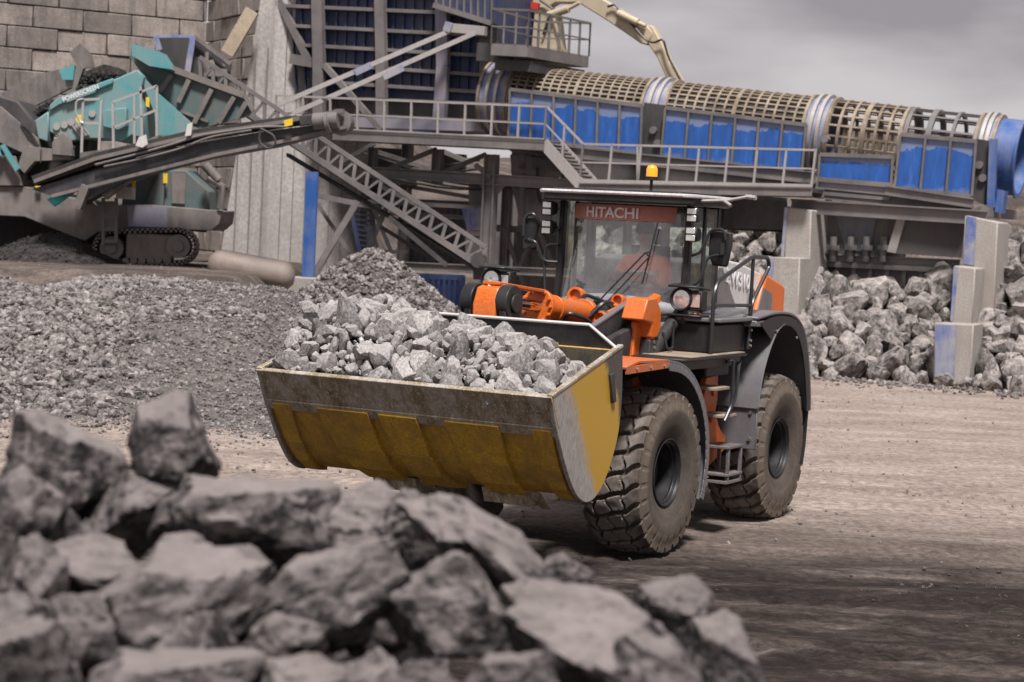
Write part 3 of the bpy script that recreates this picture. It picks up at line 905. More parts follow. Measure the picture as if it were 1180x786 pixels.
# ------------------------------------------------------------------ the wheel loader
TH = R(27.5)
LO = Vector((1.249, 23.08, 0))
ld = thing('wheel_loader', 'orange and dark grey wheel loader carrying a mustard yellow bucket full of rocks', 'wheel loader', LO, -TH)
LM = mw(ld)
def lp(px, py, ax, val): return onplane(px, py, LM, ax, val)
def B(): return MB()

# ---- wheels: outer face at x = 1.45, axle height .86
def tyre_np(n=520):
    Rr, Wd = .885, .335
    tr = np.linspace(-1, 1, 61)
    prof = []
    side = [(.262, .345), (.285, .40), (.318, .48), (.340, .58), (.345, .66), (.335, .73), (.322, .775)]
    for a, b in side: prof.append((-a, b, 0))
    for s_ in tr:
        prof.append((s_ * .322, Rr - .035 * abs(s_) ** 3.5 - .012 * s_ * s_, 1))
    for a, b in side[::-1]: prof.append((a, b, 0))
    prof = np.array(prof)
    th = np.arange(n) / n * 2 * np.pi
    TT, K = np.meshgrid(th, np.arange(len(prof)), indexing='ij')
    ax_, rad, on = prof[K, 0], prof[K, 1], prof[K, 2]
    s_ = ax_ / .322
    NL = 26
    a = TT / (2 * np.pi) * NL
    sg = np.sign(s_ + 1e-6); ab = np.abs(s_)
    wob = .10 * np.sin(2 * np.pi * (ab * 1.4)) * 1.0
    def groove(d, w): return 1 - np.clip((np.abs(d) - w) / (w * .55), 0, 1)
    def fr(x): return np.abs(x - np.round(x))
    ce = .55 * ab + wob + np.where(sg > 0, .5, 0) * 1.0
    outer = groove(fr(a + ce), .10) * (ab > .50)
    inner = groove(fr(a + .5 + .35 * s_ + .06 * np.sin(6 * s_)), .085) * (ab <= .52)
    zig = groove(ab - (.50 + .055 * np.sin(2 * np.pi * a + np.where(sg > 0, 1.5, 0))), .030)
    mid = groove(s_ - .10 * np.sin(2 * np.pi * a), .022) * .7
    g = np.maximum.reduce([outer, inner, zig * .9, mid])
    chip = (vnoise3(np.stack([ax_.ravel() * 14 + 50, (np.cos(TT) * rad * 14).ravel() + 50, (np.sin(TT) * rad * 14).ravel() + 50], 1), 1.0).reshape(rad.shape) - .5)
    rad = rad - on * g * .050 + on * (1 - g) * chip * .012
    # shoulder ends of the outer lugs reach down the side
    sh = ((K < 7) & (K >= 5)) | ((K >= len(prof) - 7) & (K < len(prof) - 5))
    rad = rad - sh * groove(fr(a + .55 + .0 * ab + np.where(sg > 0, .5, 0)), .10) * .028
    bead = (np.abs(rad - .48) < .012) | (np.abs(rad - .66) < .012)
    ax2 = ax_ + np.sign(ax_) * bead * .008
    V = np.stack([ax2, rad * np.cos(TT), rad * np.sin(TT)], -1).reshape(-1, 3)
    m_ = len(prof); I = np.arange(n * m_).reshape(n, m_); J = np.roll(I, -1, 0)
    Fq = np.stack([I[:, :-1], J[:, :-1], J[:, 1:], I[:, 1:]], -1).reshape(-1, 4)
    return V, Fq
tv, tf = tyre_np()
tyre_o = np_mesh('tyre', tv, tf, M['tyre'], smooth=38)
tyre_me = tyre_o.data; bpy.data.objects.remove(tyre_o)

def rim_parts(parent):
    b = B()
    for sgn in (1,):
        b.lathe([(.262, .345), (.285, .365), (.292, .352), (.270, .335), (.225, .322), (.215, .300), (.05, .285), (.02, .25), (-.02, .20), (-.02, .11), (.055, .105), (.065, .085), (.065, .0)], (0, 0, 0), (1, 0, 0), 48)
    b.lathe([(-.262, .345), (-.285, .365), (-.27, .335), (-.05, .29), (.02, .25)], (0, 0, 0), (1, 0, 0), 48)
    b.lathe([(.238, .333), (.262, .338), (.262, .318), (.238, .315)], (0, 0, 0), (1, 0, 0), 48)
    rim = b.build('rim', M['black'], parent, M=Matrix.Identity(4) @ mw(parent))  # black puts the shade of the deep dish into the paint
    k = B()
    for i in range(16):
        t = i * math.pi / 8
        c = Vector((0, math.cos(t) * .235, math.sin(t) * .235))
        k.cyl(c + Vector((-.01, 0, 0)), c + Vector((.035, 0, 0)), .014, n=6)
    for i in range(8):
        t = i * math.pi / 4
        c = Vector((0, math.cos(t) * .155, math.sin(t) * .155))
        k.cyl(c + Vector((-.03, 0, 0)), c + Vector((.01, 0, 0)), .012, n=6)
    k.cyl((0.06, 0, 0), (.085, 0, 0), .045, n=16)
    k.build('hub_bolts', M['steel'], rim)
    return rim
def wheel(x, y, flip, roll, tilt=0.0, steer=0.0):
    e = bpy.data.objects.new('wheel', None); C.objects.link(e); e.parent = ld
    m = Matrix.Translation((x, y, .868)) @ Matrix.Rotation(steer, 4, 'Z') @ (Matrix.Rotation(math.pi, 4, 'Z') if flip else Matrix.Identity(4)) @ Matrix.Rotation(roll, 4, 'X')
    e.matrix_local = m
    e['mw'] = [v for row in (LM @ m) for v in row]
    t = bpy.data.objects.new('tyre', tyre_me); C.objects.link(t); t.parent = e
    rim_parts(e)
wheel(1.112, -1.7, False, .1)
wheel(1.112, 1.7, False, .6)
wheel(-1.112, -1.7, True, .3)
wheel(-1.112, 1.7, True, .9)

# ---- bucket (carried full, tipped back)
BW = 1.6
outer = [(-4.97, 1.85), (-4.79, 1.56), (-4.55, 1.19), (-4.36, .99), (-4.20, .885), (-4.04, .865), (-3.90, .915), (-3.76, 1.03), (-3.62, 1.22), (-3.52, 1.45), (-3.48, 1.75), (-3.50, 2.0), (-3.55, 2.25)]
b = B(); b.sheet(outer[1:], -BW + .03, BW - .03, .035)
# underside ribs: broad tapering wear straps and narrower gussets between
bucket = b.build('bucket', M['yellow'], ld, bevel=.004)
b = B()
def strap(x0, x1, x2, x3, off, t=.03):
    """plate on the bucket's underside from the cutting edge (x0..x1) narrowing to the heel (x2..x3)"""
    P = [(-4.80, 1.55), (-4.55, 1.17), (-4.36, .968), (-4.20, .862), (-4.04, .845)]
    for i in range(len(P) - 1):
        f0, f1 = i / (len(P) - 1), (i + 1) / (len(P) - 1)
        (y0, z0), (y1, z1) = P[i], P[i + 1]
        d = Vector((0, y1 - y0, z1 - z0)).normalized(); n_ = Vector((0, -abs(d.z), -abs(d.y))) * off
        q = [Vector((x0 + (x2 - x0) * f0, y0, z0)), Vector((x1 + (x3 - x1) * f0, y0, z0)), Vector((x1 + (x3 - x1) * f1, y1, z1)), Vector((x0 + (x2 - x0) * f1, y1, z1))]
        b.prism([p_ + n_ for p_ in q], -n_.normalized() * (t + off) )
strap(-1.52, -1.32, -1.48, -1.34, .02)
strap(-1.0, -.42, -.66, -.28, .03)
strap(-.30, .12, .0, .28, .035)
strap(.42, 1.0, .72, 1.0, .03)
strap(1.34, 1.54, 1.36, 1.52, .02)
b.build('wear_strap', M['yellow'], bucket, bevel=.004)
b = B()
b.sheet([(-4.985, 1.865), (-4.80, 1.565)], -BW - .015, BW + .015, .055)
b.sheet([(-4.83, 1.57), (-4.76, 1.475)], -BW + .02, BW - .02, .02)
b.build('cutting_edge', M['worn'], bucket, bevel=.006)
b = B()
cheek = smooth_line([(-4.975, 1.87), (-4.83, 1.56), (-4.58, 1.17), (-4.40, .96), (-4.27, .87), (-4.14, .825), (-4.00, .83), (-3.86, .89), (-3.72, 1.01), (-3.58, 1.20), (-3.47, 1.45), (-3.43, 1.75), (-3.45, 2.05), (-3.48, 2.27)], 3)
b.px(cheek, BW - .03, BW + .012); b.build('side_plate', M['cheek'], bucket, bevel=.008, seg=2)
b = B(); b.px(cheek, -BW - .012, -BW + .03); b.build('side_plate', M['cheek'], bucket, bevel=.008, seg=2)
b = B()
b.bar((BW - .01, -4.97, 1.875), (BW - .01, -3.48, 2.285), .06, .03); b.bar((-BW + .01, -4.97, 1.875), (-BW + .01, -3.48, 2.285), .06, .03)
b.build_each('side_cutter', M['worn'], bucket, bevel=.005)
b = B(); b.prism([(BW + .013, -3.78, 2.02), (BW + .013, -3.70, 2.03), (BW + .013, -3.62, 1.75), (BW + .013, -3.70, 1.74)], (.03, 0, 0))
b.build('bump_stop', M['charcoal'], bucket, bevel=.005)
b = B(); b.prism([(-BW + .03, -3.555, 2.25), (BW - .03, -3.555, 2.25), (1.30, -3.60, 2.455), (-1.30, -3.60, 2.455)], (0, .03, 0))
b.build('spill_guard', M['charcoal'], bucket, bevel=.004)
b = B()
b.tube([(-BW + .03, -3.56, 2.27), (-1.30, -3.60, 2.47), (1.30, -3.60, 2.47), (BW - .03, -3.56, 2.27)], .016)
b.build('guard_edge', M['offwhite'], bucket)
b = B()   # worn heel blocks under the bucket
for xa, xb in ((-.72, -.22), (.52, 1.0)):
    b.prism([(xa, -4.20, .87), (xb, -4.20, .87), (xb, -4.13, .72), (xa, -4.13, .72)], (0, .28, -.02))
    b.prism([(xb - .02, -4.13, .86), (xb + .09, -4.05, .86), (xb + .09, -3.85, .72), (xb - .02, -3.85, .72)], (0, .05, -.06))
b.build_each('heel_block', M['worn'], bucket, per=2, bevel=.015, seg=2)
b = B()   # hinge brackets at the back
for x in (-.85, -.60, .60, .85, -.16, .16):
    b.px([(-3.6, 1.25), (-3.15, 1.15), (-3.0, 1.0), (-3.05, .85), (-3.3, .80), (-3.85, .93)] if abs(x) > .3 else [(-3.50, 2.1), (-3.15, 2.05), (-3.05, 1.9), (-3.10, 1.72), (-3.48, 1.55)], x - .025, x + .025)
b.build('hinge_bracket', M['charcoal'], bucket, bevel=.006)
b = B()   # lining of the bucket: grey rubbed inside
b.sheet([(p_[0] + .045 if p_[0] < -4.3 else p_[0], p_[1]) for p_ in [(-4.72, 1.58), (-4.48, 1.24), (-4.30, 1.06), (-4.17, .97), (-4.03, .95), (-3.92, .99), (-3.81, 1.09), (-3.68, 1.26), (-3.585, 1.47), (-3.545, 1.75), (-3.56, 2.0), (-3.605, 2.24)]], -BW + .032, BW - .032, .006)
b.build('bucket_lining', paint('dark_rubbed_bucket_inside', (.10, .09, .07), .5, .2, amt=.5, scale=3, dirt=(.24, .20, .14), streak=.5), bucket)

# ---- lift arms, tilt linkage
for sg in (-1, 1):
    b = B()
    arm = [(-3.30, .82), (-3.05, .80), (-2.5, 1.35), (-1.9, 1.72), (-1.2, 1.80), (-.80, 1.95), (-.70, 2.25), (-.85, 2.40), (-1.15, 2.40), (-1.9, 2.25), (-2.6, 1.95), (-3.1, 1.30), (-3.42, 1.02)]
    b.px(arm, sg * .72 - .045, sg * .72 + .045)
    a = b.build('lift_arm', M['charcoal'], ld, bevel=.01)
    b = B()
    b.cyl((sg * .72, -1.05, 1.0), (sg * .72, -2.0, 1.55), .085, n=20)
    b.cyl((sg * .72, -.9, .92), (sg * .72, -1.05, 1.0), .10, n=20)
    b.build('lift_cylinder', M['orange'], a)
b = B(); b.cyl((-.72, -2.35, 1.85), (.72, -2.35, 1.85), .15, n=20); b.build('cross_tube', M['charcoal'], ld)
# wide dark upper plate between bucket and cab: guard of the boom tower
b = B()
p1 = lp(683, 379, 0, .62); p2 = lp(729, 348, 0, .62)
b.px([(p1.y - .35, 2.02), (p1.y, p1.z), (p2.y, p2.z), (p2.y + .12, 1.7), (p2.y - .2, 1.55), (p1.y, 1.7)], .56, .62)
b.px([(p1.y - .35, 2.02), (p1.y, p1.z), (p2.y, p2.z), (p2.y + .12, 1.7), (p2.y - .2, 1.55), (p1.y, 1.7)], -.62, -.56)
b.build('boom_side_plate', M['charcoal'], ld, bevel=.006)
b = B(); b.bar((.59, p1.y - .36, 2.045), (.59, p1.y, p1.z + .012), .075, .02); b.bar((.59, p1.y, p1.z + .012), (.59, p2.y, p2.z + .012), .075, .02)
b.build('plate_edge', M['plastic'], ld)

# front frame tower
b = B()
for sg in (-1, 1):
    b.px([(-1.35, 1.0), (-1.25, 2.1), (-1.0, 2.45), (-.75, 2.35), (-.55, 1.9), (-.30, 1.5), (-.20, .9), (-.6, .62), (-1.9, .62), (-2.15, .95)], sg * .50 - .03, sg * .50 + .03)
b.b2((-.5, -2.1, .66), (.5, -.4, .74)); b.b2((-.5, -1.2, 1.0), (.5, -1.1, 1.9)); b.b2((-.5, -.5, .7), (.5, -.42, 1.6))
ff = b.build('front_frame', M['orange_dirty'], ld, bevel=.01)
b = B(); b.cyl((-.75, -1.7, .868), (.75, -1.7, .868), .2, n=24); b.cyl((-.3, -1.7, .868), (.3, -1.7, .868), .34, n=24)
b.build('axle', M['charcoal'], ld)
b = B(); b.cyl((-.75, 1.7, .868), (.75, 1.7, .868), .2, n=24); b.cyl((-.3, 1.7, .868), (.3, 1.7, .868), .34, n=24)
b.build('axle', M['charcoal'], ld)

# tilt cylinder: lever head, chrome rod, orange barrel with a flanged end
c0 = lp(566, 348, 0, -.02); c1 = lp(598, 350, 0, -.02); c2 = lp(620, 353, 0, -.02); c3 = lp(672, 362, 0, -.02); c4 = lp(690, 366, 0, -.02)
b = B()
ax_ = (c3 - c2).normalized()
b.cyl(c2, c3, .135, n=28); b.cyl(c2 - ax_ * .03, c2 + ax_ * .05, .19, n=28); b.cyl(c3 - ax_ * .05, c3 + ax_ * .05, .17, n=28); b.cyl(c2 + ax_ * .32, c2 + ax_ * .36, .15, n=28)
for i in range(12):
    t = i * math.pi / 6
    o_ = Vector((math.cos(t), 0, math.sin(t))) * .165
    b.cyl(c2 - ax_ * .06 + o_, c2 + ax_ * .02 + o_, .022, n=6)
tc_ = b.build('tilt_cylinder', M['orange'], ld, bevel=.006, smooth=40)
b = B(); b.cyl(c1 - ax_ * .25, c2, .062, n=24); b.build('rod', M['chrome'], tc_)
b = B()
b.tube([c3 + Vector((.12, -.1, -.02)), c3 + Vector((.25, 0, .16)), c4 + Vector((.28, .15, .10)), c4 + Vector((.3, .25, -.2))], .028, round_=.1)
b.tube([c3 + Vector((-.1, -.1, .05)), c3 + Vector((-.05, .1, .22)), c4 + Vector((.05, .15, .16)), c4 + Vector((.1, .3, -.2))], .022, round_=.1)
b.tube([c2 + Vector((.1, .1, -.16)), c2 + Vector((.16, -.15, -.22)), c1 + Vector((.12, -.15, -.25))], .022, round_=.1)
b.build_each('hydraulic_hose', M['rail_black'], tc_)
b = B()   # bell crank head with black pin caps
b.px([(c0.y - .17, c0.z - .55), (c0.y - .20, c0.z - .02), (c0.y - .12, c0.z + .15), (c0.y + .05, c0.z + .19), (c0.y + .18, c0.z + .10), (c0.y + .20, c0.z - .1), (c0.y + .15, c0.z - .55), (c0.y + .35, c0.z - 1.1), (c0.y + .05, c0.z - 1.2)], -.13, .13)
bc = b.build('bell_crank', M['orange'], ld, bevel=.02, seg=2)
b = B(); b.cyl(c0 + Vector((-.27, 0, 0)), c0 + Vector((-.135, 0, 0)), .185, n=28); b.cyl(c0 + Vector((.135, 0, 0)), c0 + Vector((.27, 0, 0)), .185, n=28)
b.cyl(c0 + Vector((.27, 0, 0)), c0 + Vector((.30, 0, 0)), .10, n=20)
b.px([(c0.y - .16, c0.z - .5), (c0.y - .17, c0.z), (c0.y + .17, c0.z), (c0.y + .14, c0.z - .5)], .16, .24)
b.px([(c0.y - .16, c0.z - .5), (c0.y - .17, c0.z), (c0.y + .17, c0.z), (c0.y + .14, c0.z - .5)], -.24, -.16)
b.build('pin_cap', M['black'], bc, bevel=.012, seg=2)
b = B()   # position indicator lever above the cylinder
e0 = lp(566, 328, 0, .0); e1 = lp(622, 338, 0, .0)
b.prism([e0 + Vector((-.10, 0, 0)), e0 + Vector((.10, 0, 0)), e1 + Vector((.08, -.05, .01)), e1 + Vector((.0, .12, .0)), e1 + Vector((-.08, -.05, .01))], (0, 0, .035))
b.bar(e0 + Vector((0, .02, 0)), c0 + Vector((0, 0, .15)), .09, .06)
b.build('indicator_lever', M['orange'], ld, bevel=.006)
b = B()
for (x, y, z, r_) in ((.30, -.75, 2.60, .075), (.20, -.98, 2.40, .08), (-.25, -.7, 2.62, .10)):
    b.lathe([(-.05, .0), (-.05, r_ * .6), (-.06, r_), (.05, r_), (.05, r_ * .7), (.0, r_ * .65), (.0, 0)], (x, y, z), (0, -1, .15), 24)
b.build_each('pivot_boss', M['orange'], ld, bevel=.004)
b = B(); b.prism([(.36, -1.2, 2.50), (.46, -1.2, 2.50), (.60, -.75, 2.66), (.50, -.75, 2.66)], (0, 0, -.14))
b.prism([(.46, -1.2, 2.36), (.52, -1.25, 2.36), (.85, -.85, 2.62), (.75, -.80, 2.64)], (0, 0, .08))
b.build('pivot_bracket', M['orange'], ld, bevel=.006)
# orange bracket for the headlight guard (right of the boom plate)
q = lp(742, 365, 0, .82)
b = B()
y0 = q.y
b.px([(y0 - .30, q.z - .02), (y0 - .18, q.z + .20), (y0 + .06, q.z + .21), (y0 + .20, q.z + .05), (y0 + .20, q.z - .13), (y0 + .12, q.z - .22), (y0 - .02, q.z - .22), (y0 - .02, q.z - .06)], .68, .94)
b.px([(y0 - .16, q.z - .05), (y0 - .02, q.z - .05), (y0 + .08, q.z - .45), (y0 + .05, 1.95), (y0 - .30, 1.95), (y0 - .20, q.z - .45)], .74, .80)
b.px([(y0 + .02, q.z - .15), (y0 + .16, q.z - .15), (y0 + .15, q.z - .42), (y0 + .02, q.z - .42)], .84, .90)
ob = b.build('lamp_bracket', M['orange'], ld, bevel=.015, seg=2)
b = B()
for (dy, dz) in ((.08, -.27), (.10, -.33), (-.02, -.62), (.12, -.62)):
    b.cyl((.90, y0 + dy, q.z + dz), (.93, y0 + dy, q.z + dz), .022, n=8)
b.build('bolt', M['bolt'], ob)
b = B(); b.px([(y0 - .02, 2.22), (y0 + .16, 2.22), (y0 + .20, 1.95), (y0 - .05, 1.95)], .80, .92)
b.cyl((.86, y0 + .1, 2.06), (.90, -.35, 2.52), .075, n=16)
b.bar((.86, -.55, 2.42), (.98, -.05, 2.42), .34, .06)
b.build('lamp_arm', M['charcoal'], ld, bevel=.006)

# ---- front fenders
def fender(sg):
    b = B()
    P = [(-3.05, 2.02), (-2.75, 2.07), (-1.98, 2.05)]
    Q = smooth_line([(-1.98, 2.05), (-1.62, 2.00), (-1.28, 1.86), (-.98, 1.60), (-.80, 1.28), (-.74, .95), (-.80, .62), (-.84, .50)], 3)
    x0, x1 = (.76, 1.47) if sg > 0 else (-1.47, -.76)
    b.sheet(P, x0, x1, .03)
    b.px([(-3.02, 2.02), (-1.98, 2.045), (-1.98, 1.93), (-2.9, 1.90)], *((x0, x0 + .03) if sg > 0 else (x1 - .03, x1)))
    xe = x1 - .02 if sg > 0 else x0
    b.px([(-3.04, 2.05), (-1.98, 2.075), (-1.98, 1.99), (-3.04, 1.97)], xe, xe + .02)
    f = b.build('front_fender', M['orange_dirty'], ld, bevel=.005)
    b = B(); b.sheet(Q, x0 + .02, x1, .025)
    xe = x1 - .012 if sg > 0 else x0 - .001
    inn = [(y + (-1.7 - y) * .075, z + (.868 - z) * .075) for y, z in Q]
    for i in range(len(Q) - 1):
        b.prism([(xe, *Q[i]), (xe, *Q[i + 1]), (xe, *inn[i + 1]), (xe, *inn[i])], (.014, 0, 0))
    b.build('mud_flap', M['plastic'], f, bevel=.004)
fender(1); fender(-1)

# ---- articulation and rear frame
b = B()
b.px([(-.35, .70), (-.35, 1.70), (.10, 1.75), (.30, 1.45), (1.2, 1.35), (3.2, 1.30), (3.4, 1.0), (3.3, .60), (.4, .55)], -.48, .48)
b.build('rear_frame', M['charcoal'], ld, bevel=.02)
b = B()
b.px([(-.30, .80), (-.10, 1.78), (.26, 1.80), (.28, 1.50), (.24, 1.38), (.36, 1.20), (.60, 1.04), (.58, .90), (.10, .74), (-.2, .70)], 1.06, 1.14)
b.cyl((1.14, .12, 1.60), (1.17, .12, 1.60), .05, n=12); b.cyl((1.14, .10, 1.30), (1.17, .10, 1.30), .05, n=12)
b.px([(-.62, 1.15), (-.62, 1.75), (-.45, 1.75), (-.30, 1.45), (-.30, 1.0)], .50, 1.02)
b.build('articulation_frame', M['orange'], ld, bevel=.015, seg=2)
b = B()
b.b2((-.9, -.55, 1.55), (.9, 1.0, 2.0)); b.b2((.55, .05, .98), (1.0, .60, 1.95))
b.b2((.55, -.40, 1.80), (1.25, .3, 1.96))
b.build('belly_tank', M['charcoal'], ld, bevel=.02, seg=2)
b = B()
b.b2((1.0, .62, .93), (1.50, .66, 1.46))
b.build('side_skirt', M['plastic'], ld, bevel=.01)
b = B()
for x, z in ((1.10, 1.36), (1.42, 1.36), (1.42, 1.05), (1.10, 1.05)): b.cyl((x, .60, z), (x, .62, z), .022, n=10)
b.build('bolt', M['bolt'], ld)
b = B()
for k in range(4):
    x = .62 + .09 * k
    b.tube([(x, -.75, 1.30 + .05 * k), (x + .05, -.45, 1.62 - .06 * k), (x + .1, -.15, 1.45 + .06 * k), (x + .05, .15, 1.5)], .02, n=8, round_=.1)
for k in range(5):
    x = -.5 + .12 * k
    b.tube([(x, -2.3, 1.95), (x + .03, -1.9, 2.28 + .04 * (k % 2)), (x + .05, -1.3, 2.30), (x + .06, -.9, 2.1)], .02, n=8, round_=.15)
b.tube([(.50, -1.6, 2.25), (.46, -1.9, 2.44), (.34, -2.1, 2.50), (.24, -2.0, 2.40)], .022, n=8, round_=.1)
b.build_each('hydraulic_hose', M['rail_black'], ld)
b = B()
for y in (-2.8, -2.45, -2.1): b.cyl((1.472, y, 2.02), (1.485, y, 2.02), .018, n=8)
for t_ in (.9, 1.6, 2.1): b.cyl((1.52, t_ + .15, 2.30 - (t_ - .9) ** 2 * .2), (1.535, t_ + .15, 2.30 - (t_ - .9) ** 2 * .2), .016, n=8)
b.build('bolt', M['bolt'], ld)
# platform and steps
b = B(); b.b2((.82, -1.52, 2.03), (1.45, .32, 2.06)); b.b2((.9, -1.45, 1.93), (1.40, .25, 2.03))
pf = b.build('platform', M['black'], ld, bevel=.008)
b = B(); b.b2((.86, -1.30, 2.062), (1.44, .28, 2.078)); b.build('tread_plate', M['tread_dirt'], pf, bevel=.004)
b = B()
sy0, sy1 = -.16, .30
for z in (.70, 1.01): b.b2((1.18, sy0, z - .015), (1.48, sy1, z + .015))
b.b2((1.18, sy0 + .02, .60), (1.22, sy0 + .06, 1.02)); b.b2((1.18, sy1 - .06, .60), (1.22, sy1 - .02, 1.02)); b.b2((1.44, sy0 + .02, .60), (1.475, sy0 + .06, 1.0)); b.b2((1.44, sy1 - .06, .60), (1.475, sy1 - .02, 1.0))
b.b2((1.18, sy0, .60), (1.475, sy1, .635))
b.build('step', M['steel'], ld, bevel=.004)
b = B()
for z, y in ((1.36, -.12), (1.68, -.38)): b.b2((1.05, y - .12, z - .015), (1.42, y + .30, z + .02))
b.build_each('step', M['tread_dirt'], ld, bevel=.006)
b = B()
b.tube([(1.40, -.18, 1.98), (1.46, -.12, 2.0), (1.46, -.10, 1.5), (1.44, -.25, 1.32)], .02, round_=.08)
b.tube([(1.36, .34, 1.96), (1.44, .10, 1.93), (1.44, .06, 1.55), (1.40, -.06, 1.38)], .02, round_=.1)
b.build('grab_rail', M['rail_black'], ld)

# ---- rear fender
b = B()
x0, x1 = .80, 1.52
rf = smooth_line([(.62, 1.40), (.66, 1.62), (.75, 1.86), (.92, 2.10), (1.12, 2.28), (1.36, 2.37)])
b.sheet(rf, x0 + .18, x1, .03)
rf2 = smooth_line([(.42, 2.44), (1.0, 2.49), (1.55, 2.47), (1.90, 2.36), (2.12, 2.16), (2.28, 1.85), (2.40, 1.45), (2.42, 1.28)])
f_ = b.build('rear_fender', M['plastic'], ld, bevel=.01)
b = B(); b.sheet(rf2, x0, x1, .035)
b.b2((x0 + .02, .40, 2.36), (x1 - .01, 1.12, 2.43))
b.build('fender_top', M['plastic'], f_, bevel=.01)
b = B()
cr = smooth_line([(.52, 2.40), (1.0, 2.47), (1.55, 2.45), (1.90, 2.34), (2.12, 2.14), (2.28, 1.83), (2.40, 1.43), (2.42, 1.28)])
inn = smooth_line([(.90, 2.20), (1.10, 2.33), (1.50, 2.35), (1.80, 2.24), (2.00, 2.05), (2.15, 1.78), (2.27, 1.42), (2.30, 1.28)])
for i in range(len(cr) - 1):
    b.prism([(x1 - .02, *cr[i]), (x1 - .02, *cr[i + 1]), (x1 - .02, *inn[i + 1]), (x1 - .02, *inn[i])], (.018, 0, 0))
b.build('fender_lip', M['black'], f_)
b = B(); b.sheet([(2.40, 1.30), (2.36, .85), (2.30, .62)], x0 + .05, x1 - .02, .02); b.build('mud_flap', M['black'], f_)
b = B()
x0, x1 = -1.52, -.80
b.sheet(rf2, x0, x1, .035); b.sheet(rf, x0, x1, .03); b.build('rear_fender', M['plastic'], ld, bevel=.01)
# side box between platform and fender
b = B(); b.b2((.86, -.55, 2.08), (1.36, .46, 2.40)); b.build('battery_box', M['black'], ld, bevel=.02, seg=2)
b = B(); b.b2((.80, -.58, 2.425), (1.46, .44, 2.47)); b.build('box_lid', M['plastic'], ld, bevel=.012, seg=2)

# ---- hood
b = B()
hy = [(.86, 3.04), (1.2, 3.09), (1.6, 3.06), (2.33, 2.93), (2.72, 2.84)]
b.px([(.86, 2.40)] + hy + [(2.72, 2.78), (2.0, 2.45), (1.9, 2.40)], -.82, .82)
hood = b.build('hood', M['hoodwhite'], ld, bevel=.04, seg=3)
b = B(); b.px([(.88, 3.0), (.98, 3.0), (1.45, 2.56), (1.5, 2.42), (.88, 2.42)], .822, .835)
b.px([(1.9, 2.68), (2.05, 2.75), (2.2, 2.62), (2.2, 2.5), (1.86, 2.5)], .822, .834)
b.build_each('hood_stripe', M['hoodgrey'], hood)
b = B(); b.px([(2.30, 2.93), (2.90, 2.80), (3.0, 2.76), (3.0, 1.5), (2.2, 1.5), (1.9, 2.40), (2.05, 2.50)], -.90, .90)
b.build('engine_cover', M['orange'], ld, bevel=.035, seg=3)
b = B(); b.px([(2.18, 2.76), (2.50, 2.68), (2.50, 2.42), (2.0, 2.42)], .902, .912)
b.build('side_grille', M['hoodgrey'], ld)
b = B(); b.b2((.0, .2, 2.30), (.84, 2.1, 2.48)); b.b2((-.84, .2, 2.30), (.0, 2.1, 2.48)); b.build('hood_base', M['orange'], ld, bevel=.01)
b = B(); b.b2((-.80, .9, 1.4), (.80, 2.3, 2.32)); b.build('engine_bay', M['black'], ld, bevel=.01)
b = B(); b.px([(2.6, .75), (2.6, 1.5), (3.35, 1.5), (3.45, 1.2), (3.35, .7)], -1.15, 1.15); b.build('counterweight', M['charcoal'], ld, bevel=.05, seg=3)
text('ZW310', .23, basis((0, 1, -.12), (0, .12, 1), (.838, 1.50, 2.86)), M['white'], 'lettering', hood, .003, .006, 1.1)

# ---- handrails of the platform
b = B()
A0 = lp(818, 392, 0, 1.38)
b.tube([(1.38, -.62, 2.05), (1.38, -.62, 2.75), (1.38, -.52, 2.88), (1.40, .45, 3.16), (1.40, .95, 3.15), (1.40, 1.02, 3.05), (1.40, .50, 2.62), (1.40, .46, 2.10)], .024, round_=.10)
b.tube([(1.40, .48, 3.14), (1.40, .47, 2.5)], .022)
b.tube([(1.38, -.62, 2.62), (1.40, .46, 2.60)], .020)
b.build('handrail', M['rail_black'], ld)
b = B()
for z in (2.14, 2.2, 2.32, 2.38): b.cyl((1.41, .46, z), (1.44, .46, z), .016, n=8)
b.build('bolt', M['bolt'], ld)
b = B()
b.tube([(.92, -.90, 2.30), (.98, -.90, 2.12), (.98, -.75, 2.12), (.98, -.75, 2.42)], .014, round_=.03)
b.build('grab_rail', M['rail_black'], ld)

# ---- cab
RZ = 3.70
cab = bpy.data.objects.new('cab', None); C.objects.link(cab); cab.parent = ld; cab['mw'] = list(ld['mw'])
b = B()
# roof slab with overhang and a white highlight edge
roof = [(-.95, -.30), (-.87, -.42), (.87, -.42), (.95, -.30), (.95, .82), (.84, .95), (-.84, .95), (-.95, .82)]
b.prism([(x, y, RZ) for x, y in roof], (0, 0, .10)); b.prism([(x * .9, y * .9 + .05, RZ + .10) for x, y in roof], (0, 0, .05))
rfo = b.build('roof', M['black'], cab, bevel=.02, seg=2)
b = B()
ring = [Vector((x * 1.01, y * 1.01, RZ + .105)) for x, y in roof]
b.tube(ring + [ring[0]], .022); b.build('roof_highlight', M['hoodwhite'], rfo)  # white tube draws the shiny highlight along the roof's top edge
def fy(x): return -.30 + .22 * (x / .74) ** 2          # curved windscreen
# pillars
b = B()
for sg in (-1, 1):
    b.bar((sg * .80, -.06, 2.30), (sg * .80, -.02, RZ), .07, .10)          # A pillar
    b.bar((sg * .82, .40, 2.05), (sg * .82, .38, RZ), .04, .07)            # B pillar
    b.bar((sg * .80, .84, 2.30), (sg * .80, .80, RZ), .06, .08)          # C pillar
b.b2((-.80, .80, 2.0), (.80, .86, 2.45)); b.b2((-.80, .78, 3.62), (.80, .84, RZ))
b.build('pillar', M['black'], cab, bevel=.012)
